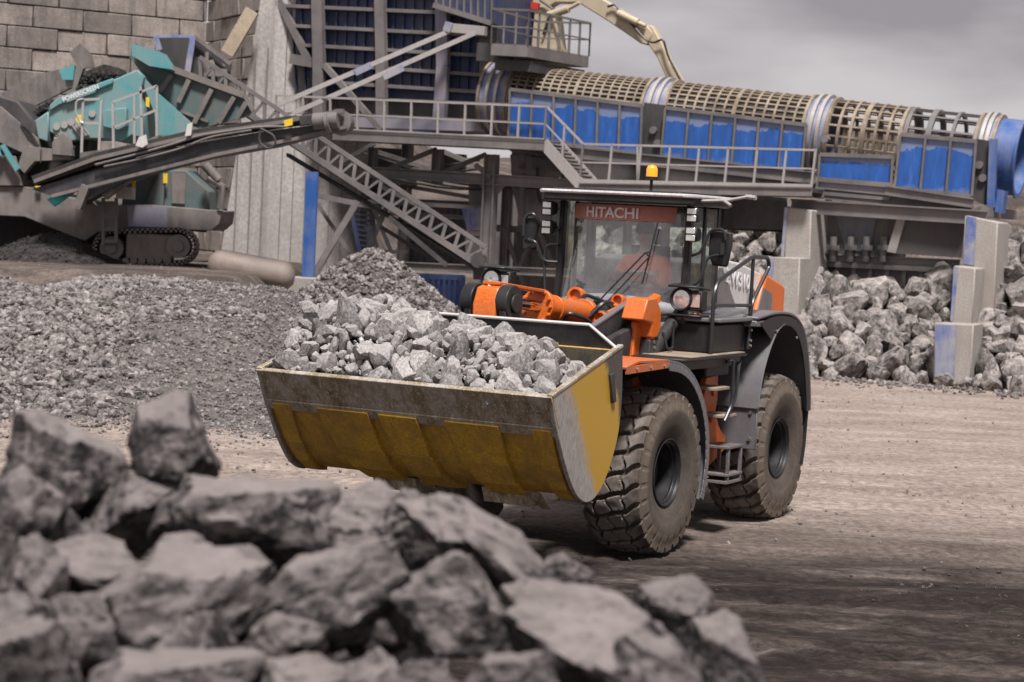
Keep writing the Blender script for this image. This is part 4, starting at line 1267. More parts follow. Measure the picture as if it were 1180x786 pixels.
# lower shell
b = B()
b.px([(-.10, 2.02), (-.22, 2.35), (-.20, 2.52), (.1, 2.30), (.84, 2.30), (.84, 2.02)], .76, .84)
b.px([(-.10, 2.02), (-.22, 2.35), (-.20, 2.52), (.1, 2.30), (.84, 2.30), (.84, 2.02)], -.84, -.76)
b.px([(-.62, 2.02), (-.55, 2.30), (-.34, 2.46), (-.22, 2.46), (-.2, 2.02)], -.60, .60)
b.px([(-.55, 2.02), (-.50, 2.25), (-.22, 2.40), (-.15, 2.02)], .60, .80); b.px([(-.55, 2.02), (-.50, 2.25), (-.22, 2.40), (-.15, 2.02)], -.80, -.60)
b.b2((-.80, -.3, 1.98), (.80, .86, 2.06))
b.build('cab_body', M['plastic'], cab, bevel=.02, seg=2)
b = B(); b.b2((.842, .0, 2.09), (.865, .60, 2.9)); 
# windscreen: one bent pane
def pane(pts_lo, pts_hi, name, mat_, par, t=.006):
    b = B(); n_ = len(pts_lo)
    for i in range(n_ - 1):
        a, c_, d, e = Vector(pts_lo[i]), Vector(pts_lo[i + 1]), Vector(pts_hi[i + 1]), Vector(pts_hi[i])
    vs_ = [Vector(p) for p in pts_lo] + [Vector(p) for p in pts_hi]
    b.add(vs_, [(i, i + 1, n_ + i + 1, n_ + i) for i in range(n_ - 1)])
    o = b.build(name, mat_, par)
    return o
N = 14
xsx = [-.76 + 1.52 * i / N for i in range(N + 1)]
wlo = [(x, fy(x) - .03, 2.42 - .02 * (1 - (x / .76) ** 2)) for x in xsx]; whi = [(x * .98, fy(x) + .13, RZ - .02) for x in xsx]
ws = pane(wlo, whi, 'windscreen', M['wind'], cab)
# visor band behind the top of the windscreen with its lettering
vlo = [(x * .98, fy(x) + .088, 3.50) for x in xsx[1:-1]]; vhi = [(x * .98, fy(x) + .110, 3.675) for x in xsx[1:-1]]
vis = pane(vlo, vhi, 'visor_band', M['banner'], ws, .003)
for i, ch in enumerate('HITACHI'):
    x = [-.41, -.32, -.245, -.135, -.015, .115, .205][i]
    y = fy(x) + .085
    sl = .44 * x / .5476 * 1
    text(ch, .165, basis((1, sl, 0), (0, 0, 1), (x + .02, y - .004, 3.578)), M['white'], 'lettering', vis, .002, .004, 1.12)
# dash and inner cowl
b = B()
b.px([(-.18, 2.35), (-.22, 2.62), (-.08, 2.70), (.12, 2.58), (.18, 2.35)], -.55, .45)
b.build('dashboard', M['dash'], cab, bevel=.03, seg=2)
b = B()
arc = [(x, fy(x) - .028, 2.42) for x in xsx]
b.add([Vector(p) for p in arc] + [Vector((x, fy(x) - .022, 2.56 + .10 * (1 - (x / .76) ** 2))) for x in xsx], [(i, i + 1, N + 2 + i, N + 1 + i) for i in range(N)])
o = b.build('windscreen_cowl', M['dash'], ws); sm = o.modifiers.new('thickness', 'SOLIDIFY'); sm.thickness = .008; sm.offset = 0
# side glass panes, rear glass
for sg in (-1, 1):
    x = sg * .82
    pane([(x, .0, 2.45), (x, .36, 2.35)], [(x, .03, RZ - .02), (x, .35, RZ - .02)], 'side_window', M['glass'], cab)
    pane([(x, .44, 2.32), (x, .80, 2.32)], [(x, .42, RZ - .02), (x, .76, RZ - .02)], 'side_window', M['glass'], cab)
pane([(-.76, .83, 2.46), (.76, .83, 2.46)], [(-.76, .81, 3.62), (.76, .81, 3.62)], 'rear_window', M['glass'], cab)
# door with grille slots and handle
b = B(); b.b2((.842, .02, 2.10), (.862, .60, 2.30)); b.px([(-.06, 2.10), (-.12, 2.42), (-.02, 2.50), (.02, 2.10)], .842, .90)
dr = b.build('door', M['charcoal'], cab, bevel=.006)
b = B()
for k in range(5): b.bar((.905, -.05 , 2.16 + k * .055), (.905, .03, 2.19 + k * .055), .012, .014)
b.build('door_slot', M['steel_light'], dr)
b = B(); b.tube([(.90, .05, 2.75), (.93, .05, 2.70), (.93, .05, 2.25), (.90, .05, 2.20)], .013, round_=.03); b.build('door_handle', M['rail_black'], dr)
b = B(); b.b2((.75, .32, 2.9), (.77, .46, 3.04)); b.build('sticker', M['yellow_tag'], cab)
# steering wheel, column, seat
b = B()
sc_ = Vector((-.02, .10, 2.80)); nrm = Vector((0, -.45, .9)).normalized(); aa = Vector((1, 0, 0)); bb = nrm.cross(aa)
cir = [sc_ + aa * math.cos(t) * .21 + bb * math.sin(t) * .21 for t in [2 * math.pi * i / 24 for i in range(25)]]
b.tube(cir, .016); b.bar(sc_ - aa * .2, sc_ + aa * .2, .03, .015); b.bar(sc_, sc_ + bb * .2, .03, .015); b.cyl(sc_, sc_ - nrm * .42, .04)
b.build('steering_wheel', M['rail_black'], cab)
b = B(); b.b2((-.26, .34, 2.38), (.26, .74, 2.50)); b.px([(.66, 2.45), (.70, 3.22), (.77, 3.22), (.77, 2.45)], -.25, .25); b.b2((-.14, .68, 3.24), (.14, .76, 3.42)); b.b2((-.2, .40, 2.06), (.2, .72, 2.40))
b.b2((-.36, .35, 2.55), (-.28, .70, 2.62)); b.b2((.28, .30, 2.55), (.40, .70, 2.66)); b.cyl((.34, .35, 2.66), (.34, .33, 2.80), .018)
b.build('operator_seat', M['seat'], cab, bevel=.03, seg=2)
# wipers
b = B()
w0 = Vector((.12, -.40, 2.50)); 
b.bar(lp(690, 347, 1, -.40), lp(744, 291, 1, -.38), .016, .016); b.bar(lp(699, 349, 1, -.40), lp(748, 296, 1, -.38), .014, .014); b.bar(lp(744, 291, 1, -.38), lp(748, 296, 1, -.38), .016)
b.bar(lp(740, 327, 1, -.36), lp(758, 257, 1, -.34), .022, .014)
b.bar(lp(742, 292, 1, -.38), lp(750, 290, 1, -.37), .016)
b.cyl(lp(688, 350, 1, -.36), lp(688, 344, 1, -.42), .04, n=10)
b.build('wiper', M['rail_black'], ws)
# work lights on both A pillars, head lights
def worklight(x, z, y=-.16):
    b = B(); b.px([(y - .06, z - .085), (y - .06, z + .085), (y + .07, z + .07), (y + .10, z), (y + .07, z - .07)], x - .075, x + .075)
    l = b.build('work_light', M['black'], cab, bevel=.012)
    b = B()
    for dz in (-.04, .04): b.b2((x - .055, y - .068, z + dz - .033), (x + .055, y - .058, z + dz + .033))
    b.build('lens', M['lens'], l, bevel=.008)
    b = B(); b.bar((x, y + .03, z), (x - math.copysign(.14, x), y + .12, z), .02, .03); b.build('lamp_bracket', M['rail_black'], l)
for z in (3.60, 3.38): worklight(.90, z); worklight(-.92, z)
def headlight(x, y, z):
    b = B()
    b.lathe([(.16, .0), (.15, .08), (.08, .12), (-.06, .135), (-.085, .13), (-.085, .11), (-.06, .10)], (x, y, z), (0, 1, 0), 24)
    b.b2((x + .06, y - .05, z - .12), (x + .24, y + .12, z + .10)); b.prism([(x - .14, y - .14, z + .13), (x + .20, y - .12, z + .13), (x + .27, y + .15, z + .10), (x - .10, y + .15, z + .16)], (0, 0, .025))
    b.b2((x - .16, y - .12, z - .19), (x + .26, y + .16, z - .165))
    h = b.build('headlight', M['black'], ld, bevel=.01, smooth=45)
    b = B(); b.lathe([(-.07, 0), (-.075, .04), (-.062, .102)], (x, y, z), (0, 1, 0), 24); b.build('lens', M['lens'], h)
    b = B(); b.b2((x + .10, y - .058, z - .08), (x + .22, y - .052, z + .06)); b.build('indicator_lens', M['lens'], h)
headlight(.98, -.52, 2.66)
h2 = lp(567, 322, 1, -.62)
headlight(h2.x + .02, -.62, h2.z)
b = B(); b.tube([(h2.x + .1, -.55, h2.z - .18), (h2.x + .35, -.45, h2.z - .35), (-.9, -.3, 2.2), (-.9, -.2, 2.0)], .035, round_=.1); b.build('lamp_bracket', M['charcoal'], ld)
# mirrors
def mirror(x, y, z, w, h, name='mirror'):
    b = B()
    o_ = [(-w * .5, h * .42), (-w * .42, h * .5), (w * .5, h * .44), (w * .52, h * .1), (w * .36, -h * .5), (-w * .30, -h * .48), (-w * .5, -h * .2)]
    b.prism([(x + a, y, z + c_) for a, c_ in o_], (0, .06, 0))
    return b.build('mirror', M['black'], cab, bevel=.025, seg=3)
m1 = mirror(1.17, .0, 3.24, .27, .42)
b = B()
b.tube([(.88, -.10, 3.14), (.98, -.10, 3.18), (1.06, -.03, 3.44), (1.22, -.03, 3.46), (1.25, -.03, 3.34)], .017, round_=.06)
b.tube([(.88, -.10, 2.80), (.98, -.10, 2.84), (1.06, -.05, 3.14), (1.22, -.04, 3.17)], .017, round_=.06)
b.cyl((1.22, -.05, 3.17), (1.22, -.05, 3.30), .03); b.build('mirror_arm', M['rail_black'], m1)
ml = lp(611, 272, 1, -.2)
m2 = mirror(ml.x, -.22, ml.z + .08, .20, .30); 
b = B(); b.tube([(-.80, -.10, 3.38), (-.88, -.15, 3.30), (-.98, -.2, 3.36), (ml.x + .05, -.25, ml.z + .28), (ml.x - .06, -.25, ml.z + .22), (ml.x - .06, -.25, ml.z)], .017, round_=.08)
b.tube([(-.80, -.12, 2.98), (-.95, -.2, 2.98), (ml.x + .10, -.25, ml.z - .06), (ml.x + .0, -.25, ml.z - .04)], .017, round_=.08)
b.tube([(-.80, -.12, 3.18), (-.92, -.15, 3.18), (-.96, -.15, 3.05), (-.90, -.2, 2.55), (-.80, -.2, 2.45)], .017, round_=.08)
b.build('mirror_arm', M['rail_black'], m2)
b = B()
b.prism([(ml.x - .10, -.20, ml.z - .16), (ml.x + .08, -.20, ml.z - .16), (ml.x + .09, -.20, ml.z - .02), (ml.x - .10, -.20, ml.z - .02)], (0, .05, 0)); b.build('lower_mirror', M['black'], m2, bevel=.02)
# whip bracket at the right of the roof
b = B(); b.tube([(.95, -.1, 3.76), (1.25, -.05, 3.78), (1.52, 0, 3.84)], .018); b.tube([(1.2, -.05, 3.78), (1.32, -.1, 3.72)], .02); b.tube([(1.45, 0, 3.83), (1.58, -.02, 3.82)], .026)
b.build('lamp_stalk', M['steel_light'], cab)
# beacon
bc_ = lp(750, 222, 1, .5)
b = B(); b.cyl((bc_.x, .5, 3.84), (bc_.x, .5, 4.0), .018); b.cyl((bc_.x, .5, 3.99), (bc_.x, .5, 4.03), .07, n=20); bo = b.build('beacon', M['black'], cab)
b = B(); b.lathe([(0, .068), (.09, .066), (.125, .05), (.14, .0)], (bc_.x, .5, 4.03), (0, 0, 1), 20); b.build('lens', M['amber'], bo, smooth=60)

# ------------------------------------------------------------------ the driver
drv = thing('person', 'driver in an orange hi-vis jacket seated behind the windscreen of the loader', 'person', LM @ Vector((.08, .50, 2.54)), -TH)
drv.scale = (1.14, 1.1, 1.1)
DM = mw(drv)
def skin_mesh(name, pts, edges, mat_, parent, sub=2):
    me = bpy.data.meshes.new(name)
    me.from_pydata([p[:3] for p in pts], edges, [])
    o = bpy.data.objects.new(name, me); C.objects.link(o); o.parent = parent
    m = o.modifiers.new('skin', 'SKIN'); m.use_smooth_shade = True
    for i, p in enumerate(pts): me.skin_vertices[0].data[i].radius = (p[3], p[4] if len(p) > 4 else p[3])
    me.skin_vertices[0].data[0].use_root = True
    s_ = o.modifiers.new('sub', 'SUBSURF'); s_.levels = s_.render_levels = sub
    me.materials.append(mat_)
    return o
hx = [-.09, .09]
body = [(0, 0, .0, .15, .12), (0, -.02, .22, .14, .10), (0, -.05, .42, .17, .11), (0, -.06, .54, .07, .06), (0, -.08, .62, .06, .06), (0, -.11, .72, .085, .10), (0, -.11, .80, .075, .09)]
ed = [(0, 1), (1, 2), (2, 3), (3, 4), (4, 5), (5, 6)]
def add_chain(root, pts_, L_=body, E_=ed):
    prev = root
    for p in pts_:
        L_.append(p); E_.append((prev, len(L_) - 1)); prev = len(L_) - 1
    return prev
for sg in (-1, 1):
    add_chain(0, [(sg * .11, -.08, .0, .09), (sg * .15, -.42, .06, .07), (sg * .16, -.52, -.16, .055), (sg * .16, -.50, -.38, .04), (sg * .17, -.62, -.41, .04)])
    w = add_chain(2, [(sg * .20, -.05, .44, .065), (sg * .27, -.16, .22, .05), (sg * .20, -.36, .26, .035), (sg * .17, -.42, .29, .032, .02)])
    for k in range(4): add_chain(w, [(sg * (.19 - k * .022), -.455, .33 + .004 * k, .010), (sg * (.18 - k * .022), -.49, .34, .009), (sg * (.165 - k * .02), -.50, .315, .008)])
    add_chain(w, [(sg * .13, -.44, .315, .010), (sg * .11, -.47, .335, .009)])
bo_ = skin_mesh('body', body, ed, M['skin'], drv)
jk = [(0, 0, .02, .17, .14), (0, -.02, .22, .165, .125), (0, -.05, .42, .20, .135), (0, -.06, .53, .085, .075)]
je = [(0, 1), (1, 2), (2, 3)]
for sg in (-1, 1):
    add_chain(2, [(sg * .21, -.05, .44, .085), (sg * .28, -.16, .22, .068), (sg * .21, -.34, .255, .05)], jk, je)
skin_mesh('jacket', jk, je, M['hivis'], drv)
tr_ = [(0, .0, -.01, .16, .13)]; te = []
for sg in (-1, 1): add_chain(0, [(sg * .11, -.08, .0, .105), (sg * .15, -.42, .06, .085), (sg * .16, -.52, -.16, .07), (sg * .16, -.50, -.36, .06)], tr_, te)
skin_mesh('trousers', tr_, te, M['trouser'], drv)
b = B(); b.lathe([(.0, .10), (.06, .105), (.11, .085), (.135, .04), (.14, 0)], (0, -.10, .745), (0, 0, 1), 20); b.build('hair', M['hair'], drv, M=DM, smooth=60)
b = B()
for z, r0, r1 in ((.20, .182, .146), (.33, .196, .15)):
    P = [Vector((math.cos(t) * r0, -.03 + math.sin(t) * r1, z)) for t in [2 * math.pi * i / 24 for i in range(25)]]
    b.add([p + Vector((0, 0, -.022)) for p in P] + [p + Vector((0, 0, .022)) for p in P], [(i, i + 1, 25 + i + 1, 25 + i) for i in range(24)])
b.build('reflective_band', M['reflect'], drv, M=DM)
b = B()
for sg in (-1, 1): b.lathe([(-.012, 0), (-.010, .010), (0, .013)], (sg * .032, -.205, .745), (0, 1, 0), 10)
b.build('eyes', M['hair'], drv, M=DM)
b = B(); b.prism([(-.014, -.19, .70), (.014, -.19, .70), (0, -.19, .75)], (0, -.035, -.005)); b.b2((-.03, -.20, .655), (.03, -.185, .665)); b.build('nose_and_mouth', M['skin'], drv, M=DM)

# ------------------------------------------------------------------ rocks in the bucket
load_meshes = [rock_mesh('load_rock', 700 + k, 3, M['rock_load'], dims=(1, .82, .70), planes=8 + k % 4, rough=.09, sharp=42) for k in range(16)]
# skyline of the load in the photo (pixel x, pixel y) -> height of the load across the bucket
sky_px = [(300, 412), (335, 375), (372, 338), (430, 334), (470, 350), (530, 362), (590, 376), (625, 384), (655, 410), (668, 440)]
def load_top(x):
    xs_, zs_ = [], []
    for a, c_ in sky_px:
        q = lp(a, c_, 1, -4.2); xs_.append(q.x); zs_.append(q.z)
    return np.interp(x, xs_, zs_)
def load_h(x, y):
    t = np.clip((y + 4.90) / (.66), 0, 1)
    top = load_top(x)
    z = 1.83 + (top - 1.88) * np.sin(t * np.pi / 2) ** .9
    back = np.clip((y + 4.05) / .45, 0, 1)
    return z - back * .22 - .08
res, r = scatter(load_h, -1.50, 1.44, -4.83, -3.78, .05, .19, 290, 5, tries=16000, sep=.60)
tops = []
for k, (x, y, z, s_) in enumerate(res):
    zl = z - s_ * 1.2; y = max(y, -4.97 + max(0, 1.85 - zl) * .64 + s_ * .75); x = min(max(x, -1.55 + s_), 1.53 - s_)
    p = LM @ Vector((x, y, z - s_ * .55))
    o = rock_obj('load_rock', load_meshes[k % 16], p, tuple(s_ * v for v in (r.uniform(.95, 1.3), r.uniform(.9, 1.1), r.uniform(.85, 1.15))), tuple(r.uniform(0, 6.28, 3)),
                 'pale angular rock among the load heaped in the yellow bucket', 'rock', 'rocks loaded in the bucket')
    tops.append((x, y, z, s_, o))
ORD = ['first', 'second', 'third', 'fourth', 'fifth', 'sixth', 'seventh', 'eighth', 'ninth', 'tenth', 'eleventh', 'twelfth', 'thirteenth', 'fourteenth', 'fifteenth', 'sixteenth', 'seventeenth', 'eighteenth', 'nineteenth', 'twentieth']
front = sorted([t for t in tops if t[1] < -4.58 and t[3] > .09], key=lambda t: t[0])
for k, t in enumerate(front[:20]): t[4]['label'] = 'pale rock lying along the cutting edge of the bucket, %s from the left' % ORD[k]
for t in tops:
    if t in front[:20]: continue
    z_ = 'left' if t[0] < -.55 else 'middle' if t[0] < .55 else 'right'
    z_2 = 'upper' if t[1] > -4.25 else 'lower'
    t[4]['label'] = 'pale angular rock in the %s %s part of the bucket load' % (z_2, z_)
    t[4]['group'] = 'rocks in the %s %s part of the load' % (z_2, z_)
# filling below the top layer so that no gap shows the bucket floor
gx = np.arange(-1.54, 1.541, .07); gy = np.arange(-4.80, -3.60, .07)
A, Bq = np.meshgrid(gx, gy); Zf = load_h(A, Bq) - .17
V = np.stack([A.ravel(), Bq.ravel(), Zf.ravel()], 1)
V = np.array([(LM @ Vector(v))[:] for v in V])
ii = np.arange(A.size).reshape(A.shape)
q = np.stack([ii[:-1, :-1], ii[:-1, 1:], ii[1:, 1:], ii[1:, :-1]], -1).reshape(-1, 4)
tag(np_mesh('load_fines', V, q, M['gravel_base'], smooth=180), 'small dark fines between the rocks inside the loader bucket', 'rubble', kind='stuff')

n = 2600; cx_ = rng.uniform(-1.52, 1.5, n); cy_ = rng.uniform(-4.88, -3.75, n); cs_ = .012 + .035 * rng.random(n) ** 2
cz_ = load_h(cx_, cy_) - .13 + .13 * rng.random(n)
kk = cy_ > -4.97 + (1.87 - cz_ + .04) * .64 + .04; cx_, cy_, cz_, cs_ = cx_[kk], cy_[kk], cz_[kk], cs_[kk]
cp_ = np.array([(LM @ Vector(v))[:] for v in zip(cx_, cy_, cz_)])
stones('load_chips', 'small stone chips lying between the rocks in the bucket', cp_, cs_, M['rock_load'], 93, cat='chips')
# ------------------------------------------------------------------ the screening plant behind (its own frame: u along, v deep, z up)
PA = math.atan(.445)
PM = Matrix.Translation((0, 57, 0)) @ Matrix.Rotation(-PA, 4, 'Z')
def pp(px, py, v=0.0): return onplane(px, py, PM, 1, v)
I4 = Matrix.Identity(4)
def pthing(name, label, cat, px, py, v, group=None):
    p = pp(px, py, v); w = PM @ p
    return thing(name, label, cat, (w.x, w.y, float(ground_h(np.array([w.x]), np.array([w.y]))[0])), -PA, group)
def ppoly(b, pts, v, t): return b.prism([pp(x, y, v) for x, y in pts], (0, t, 0))
def wpoly(b, pts, Y, t): return b.prism([wp(x, y, Y) for x, y in pts], (0, t, 0))
def pline(b, a, c_, v, w, h=None, v2=None): return b.bar(pp(*a, v), pp(*c_, v if v2 is None else v2), w, h)
def wline(b, a, c_, Y, w, h=None, Y2=None): return b.bar(wp(*a, Y), wp(*c_, Y if Y2 is None else Y2), w, h)
def lerp2(a, c_, t): return (a[0] + (c_[0] - a[0]) * t, a[1] + (c_[1] - a[1]) * t)

# ---- trommel drum
tr = pthing('trommel_drum', 'long sloping rotary trommel with open cage sections, blue rings and blue side panels', 'trommel', 870, 160, 0)
D0 = pp(575, 113, 0); D1 = pp(1172, 182, 0); dax = (D1 - D0).normalized(); RD = .97
def dpos(px):
    """point on the drum axis seen at photo column px"""
    t = 0.5
    lo_, hi_ = -.1, 1.1
    for _ in range(40):
        t = (lo_ + hi_) / 2
        w = PM @ (D0 + (D1 - D0) * t)
        d = w - Vector((0, 0, CAM_H)); X = d.dot(_r); Zc = d.dot(_f)
        if 590 + F_PX * X / Zc < px: lo_ = t
        else: hi_ = t
    return D0 + (D1 - D0) * t
def ringy(b, px, w, r0, r1):
    p = dpos(px); b.lathe([(-w / 2, r0), (-w / 2, r1), (w / 2, r1), (w / 2, r0), (-w / 2, r0)], p, dax, 56)
def cage(x0, x1, nh, nl, wh, wl, mat_, r=RD, shade_r=0.0):
    a, c_ = dpos(x0), dpos(x1); n_ = (c_ - a).length
    b = MB()
    for i in range(nh + 1):
        p = a + (c_ - a) * (i / nh); ww = wh * (1.8 if i in (0, nh) or i == nh // 2 else 1)
        b.lathe([(-ww / 2, r - .07), (-ww / 2, r + .045), (ww / 2, r + .045), (ww / 2, r - .07), (-ww / 2, r - .07)], p, dax, 48)
    q_ = Vector((0, 0, 1)); e1 = dax.cross(q_).normalized(); e2 = dax.cross(e1)
    for j in range(nl):
        t = 2 * math.pi * j / nl; o_ = e1 * math.cos(t) + e2 * math.sin(t)
        b.bar(a + o_ * r, c_ + o_ * r, wl, .06, up=o_)
    g = b.build('cage_section', mat_, tr, M=PM)
    if shade_r:
        b = MB(); b.lathe([(0, shade_r), (n_, shade_r)], a, dax, 40); b.build('inner_shade', M['belt'], g, M=PM)  # dark cylinder standing in for the shade inside the drum
cage(600, 752, 16, 44, .05, .045, M['cage'], shade_r=.84)
cage(778, 936, 14, 36, .06, .045, M['cage'], shade_r=.82)
cage(962, 1046, 6, 22, .07, .05, M['cage'])
cage(1050, 1130, 3, 14, .08, .06, M['steel'])
for (x0, x1) in ((568, 598), (752, 778), (936, 962), (1130, 1150)):
    a, c_ = dpos(x0), dpos(x1); n_ = (c_ - a).length
    b = MB(); b.lathe([(0, RD + .02), (n_, RD + .02)], a, dax, 56); b.lathe([(0, RD - .03), (n_, RD - .03)], a, dax, 56)
    sh = b.build('drum_shell', M['blue_worn'], tr, M=PM)
    b = MB(); xm = (x0 + x1) / 2
    ringy(b, xm - (x1 - x0) * .16, .09, RD, RD + .13); ringy(b, xm + (x1 - x0) * .16, .09, RD, RD + .13)
    b.build('running_ring', M['steel_light'], sh, M=PM)
    b = MB(); ringy(b, x0, .08, RD - .1, RD + .09); ringy(b, x1, .08, RD - .1, RD + .09); b.build('bolt_flange', M['cage'], sh, M=PM)
b = MB(); a, c_ = dpos(1150), dpos(1176); n_ = (c_ - a).length
b.lathe([(0, RD), (n_, RD), (n_, RD + .06), (n_ + .05, RD + .06), (n_ + .05, RD - .06), (0, RD - .06)], a, dax, 56)
b.build('discharge_mouth', M['blue'], tr, M=PM)
b = MB(); a, c_ = dpos(600), dpos(1150)
b.lathe([(-.01, .95), (0, .95)], a, dax, 8)
# blue side panels with upright ribs
def panels(pts, n, v, mat_, name='side_panel', rib=M['steel']):
    (tl, trr, br, bl) = pts
    for i in range(n):
        a, c_ = lerp2(tl, trr, i / n), lerp2(tl, trr, (i + 1) / n); e, d = lerp2(bl, br, i / n), lerp2(bl, br, (i + 1) / n)
        b = MB()
        P = [pp(*a, v), pp(*c_, v), pp(*d, v), pp(*e, v)]
        # slightly bellied sheet
        mt = (P[0] + P[3]) / 2 + Vector((0, -.10, 0)); mr = (P[1] + P[2]) / 2 + Vector((0, -.10, 0))
        b.prism([P[0], P[1], mr, P[2], P[3], mt][0:2] + [P[2], P[3]], (0, .05, 0))
        pn = b.build(name, mat_, tr, M=PM)
    b = MB()
    for i in range(n + 1):
        a, e = lerp2(tl, trr, i / n), lerp2(bl, br, i / n)
        pline(b, a, e, v - .05, .055, .08)
    pline(b, tl, trr, v - .05, .05, .10); pline(b, bl, br, v - .05, .05, .10)
    b.build('panel_ribs', rib, tr, M=PM)
panels(((588, 103), (740, 122), (738, 178), (586, 158)), 6, -1.45, M['panel_blue'])
panels(((767, 124), (929, 144), (924, 200), (762, 181)), 6, -1.45, M['panel_blue'])
panels(((945, 178), (1029, 181), (1027, 213), (943, 206)), 1, -1.45, M['panel_blue'])
panels(((943, 207), (1027, 214), (1025, 229), (940, 222)), 1, -1.5, M['purple'])
panels(((1038, 155), (1125, 163), (1120, 226), (1031, 217)), 3, -1.5, M['panel_blue'])
b = MB()
ppoly(b, [(742, 118), (765, 121), (760, 182), (738, 178)], -1.35, .4)
ppoly(b, [(1126, 160), (1139, 162), (1134, 236), (1120, 230)], -1.35, .4)
b.build_each('drive_housing', M['steel_dark'], tr, M=PM)
b = MB(); ppoly(b, [(1140, 160), (1148, 160), (1146, 238), (1137, 238)], -1.5, .2); ppoly(b, [(1149, 218), (1158, 220), (1154, 246), (1146, 244)], -1.4, .5); b.build('end_frame', M['blue'], tr, M=PM)
b = MB()
for x, y in ((752, 150), (757, 165), (1132, 205), (950, 160), (1128, 190)):
    p = pp(x, y, -1.45); b.cyl(p, p + Vector((0, .25, 0)), .10, n=14)
b.build_each('support_roller', M['steel'], tr, M=PM)

# ---- long girders under the drum
fr = pthing('support_frame', 'dusty grey steel frame of girders, columns and braces carrying the trommel', 'steel frame', 760, 220, 0)
b = MB()
for (a, c_, v, w, h) in (((590, 168), (940, 205), -1.6, .2, .32), ((940, 222), (1120, 240), -1.5, .2, .30), ((1020, 219), (1122, 234), -1.7, .16, .25), ((590, 175), (1120, 238), 1.4, .2, .3)):
    b.ibeam(pp(*a, v), pp(*c_, v), w, h, .04)
b.build('girder', M['steel'], fr, M=PM)
b = MB()
for v in (-2.0, 1.8):
    b.ibeam(pp(912, 237, v), pp(1138, 251, v), .25, .36, .04)
for x in (915, 1020, 1135): b.bar(pp(x, 244, -2.0), pp(x, 244, -2.0) + Vector((0, 3.8, 0)), .2, .25)
b.build('pier_beam', M['steel'], fr, M=PM)
for (x, ya, yb, v, w) in ((567, 178, 300, -2.2, .33), (505, 172, 212, -2.0, .26), (430, 170, 212, -2.0, .22), (620, 178, 240, 1.5, .3), (470, 165, 300, 1.8, .28), (652, 205, 330, 1.2, .25), (585, 215, 320, 1.4, .25), (745, 190, 240, 1.2, .3)):
    b = MB(); p = pp(x, ya, v); q_ = pp(x - (yb - ya) * .035, yb, v)
    base = PM @ q_; gz = float(ground_h(np.array([base.x]), np.array([base.y]))[0])
    b.ibeam(p, Vector((p.x, p.y, gz if yb > 260 else q_.z)), w, w, .035, up=(1, 0, 0))
    b.build('column', M['steel'], fr, M=PM)
b = MB()
for (a, c_, v, w) in (((392, 196), (665, 213), -2.2, .30), ((400, 205), (480, 210), 1.6, .2), ((425, 245), (560, 252), 1.6, .12), ((440, 305), (660, 315), -1.9, .22), ((560, 262), (650, 268), 1.5, .2)):
    b.ibeam(pp(*a, v), pp(*c_, v), w * .7, w, .03)
b.build('cross_beam', M['steel'], fr, M=PM)
b = MB()
for (a, c_, v) in (((435, 200), (503, 172), -1.9), ((508, 200), (560, 178), -1.9), ((425, 172), (500, 196), -.6), ((510, 174), (565, 198), -.6), ((566, 205), (548, 190), -2.2),
                   ((580, 262), (605, 330), 1.4), ((618, 262), (590, 330), 1.4), ((620, 262), (645, 330), 1.4), ((425, 232), (570, 240), .6), ((440, 215), (500, 245), .4), ((700, 200), (745, 235), 1.0),
                   ((392, 188), (432, 165), -1.0), ((455, 212), (545, 228), 1.9), ((595, 205), (640, 262), 1.7), ((640, 205), (600, 262), 1.7)):
    pline(b, a, c_, v, .12)
b.build_each('brace', M['steel'], fr, M=PM)
b = MB(); ppoly(b, [(548, 208), (567, 208), (567, 232)], -2.2, .1); ppoly(b, [(567, 208), (585, 209), (567, 230)], -2.2, .1); b.build('gusset', M['steel'], fr, M=PM)
# sheet cladding and hoppers hanging in the frame, some added to darken its interior
b = MB()
ppoly(b, [(588, 178), (648, 185), (640, 215), (590, 212)], 0.2, .1); ppoly(b, [(665, 218), (905, 232), (905, 265), (780, 262), (665, 258)], .9, .15)
ppoly(b, [(590, 216), (652, 221), (648, 262), (600, 258)], .4, .12); ppoly(b, [(540, 200), (562, 202), (562, 240), (540, 240)], 1.2, .2); ppoly(b, [(665, 180), (930, 206), (930, 222), (665, 205)], -.4, .15)
b.build_each('cladding_sheet', M['sheet'], fr, M=PM)
b = MB(); ppoly(b, [(532, 240), (563, 240), (563, 265), (538, 266)], -1.0, .5); b.build('blue_chute', M['blue_worn'], fr, M=PM)
b = MB()
for x0, x1, y0_, y1_ in ((534, 563, 266, 272), (536, 560, 274, 296)): ppoly(b, [(x0, y0_), (x1, y0_), (x1, y1_), (x0, y1_)], -.9, .5)
b.build('motor_box', M['steel_light'], fr, M=PM)
b = MB()
for x, r_ in ((606, .35), (622, .28), (640, .3)):
    p = pp(x, 268, 2.4); b.cyl(p, Vector((p.x, p.y, 0)), r_, n=16)
b.build('concrete_leg', M['conc_dark'], fr, M=PM)
p = pp(648, 272, 3.0); b = MB(); b.cyl(p, Vector((p.x, p.y, 0)), .35, n=20); b.build('pale_leg', M['wood'], fr, M=PM)

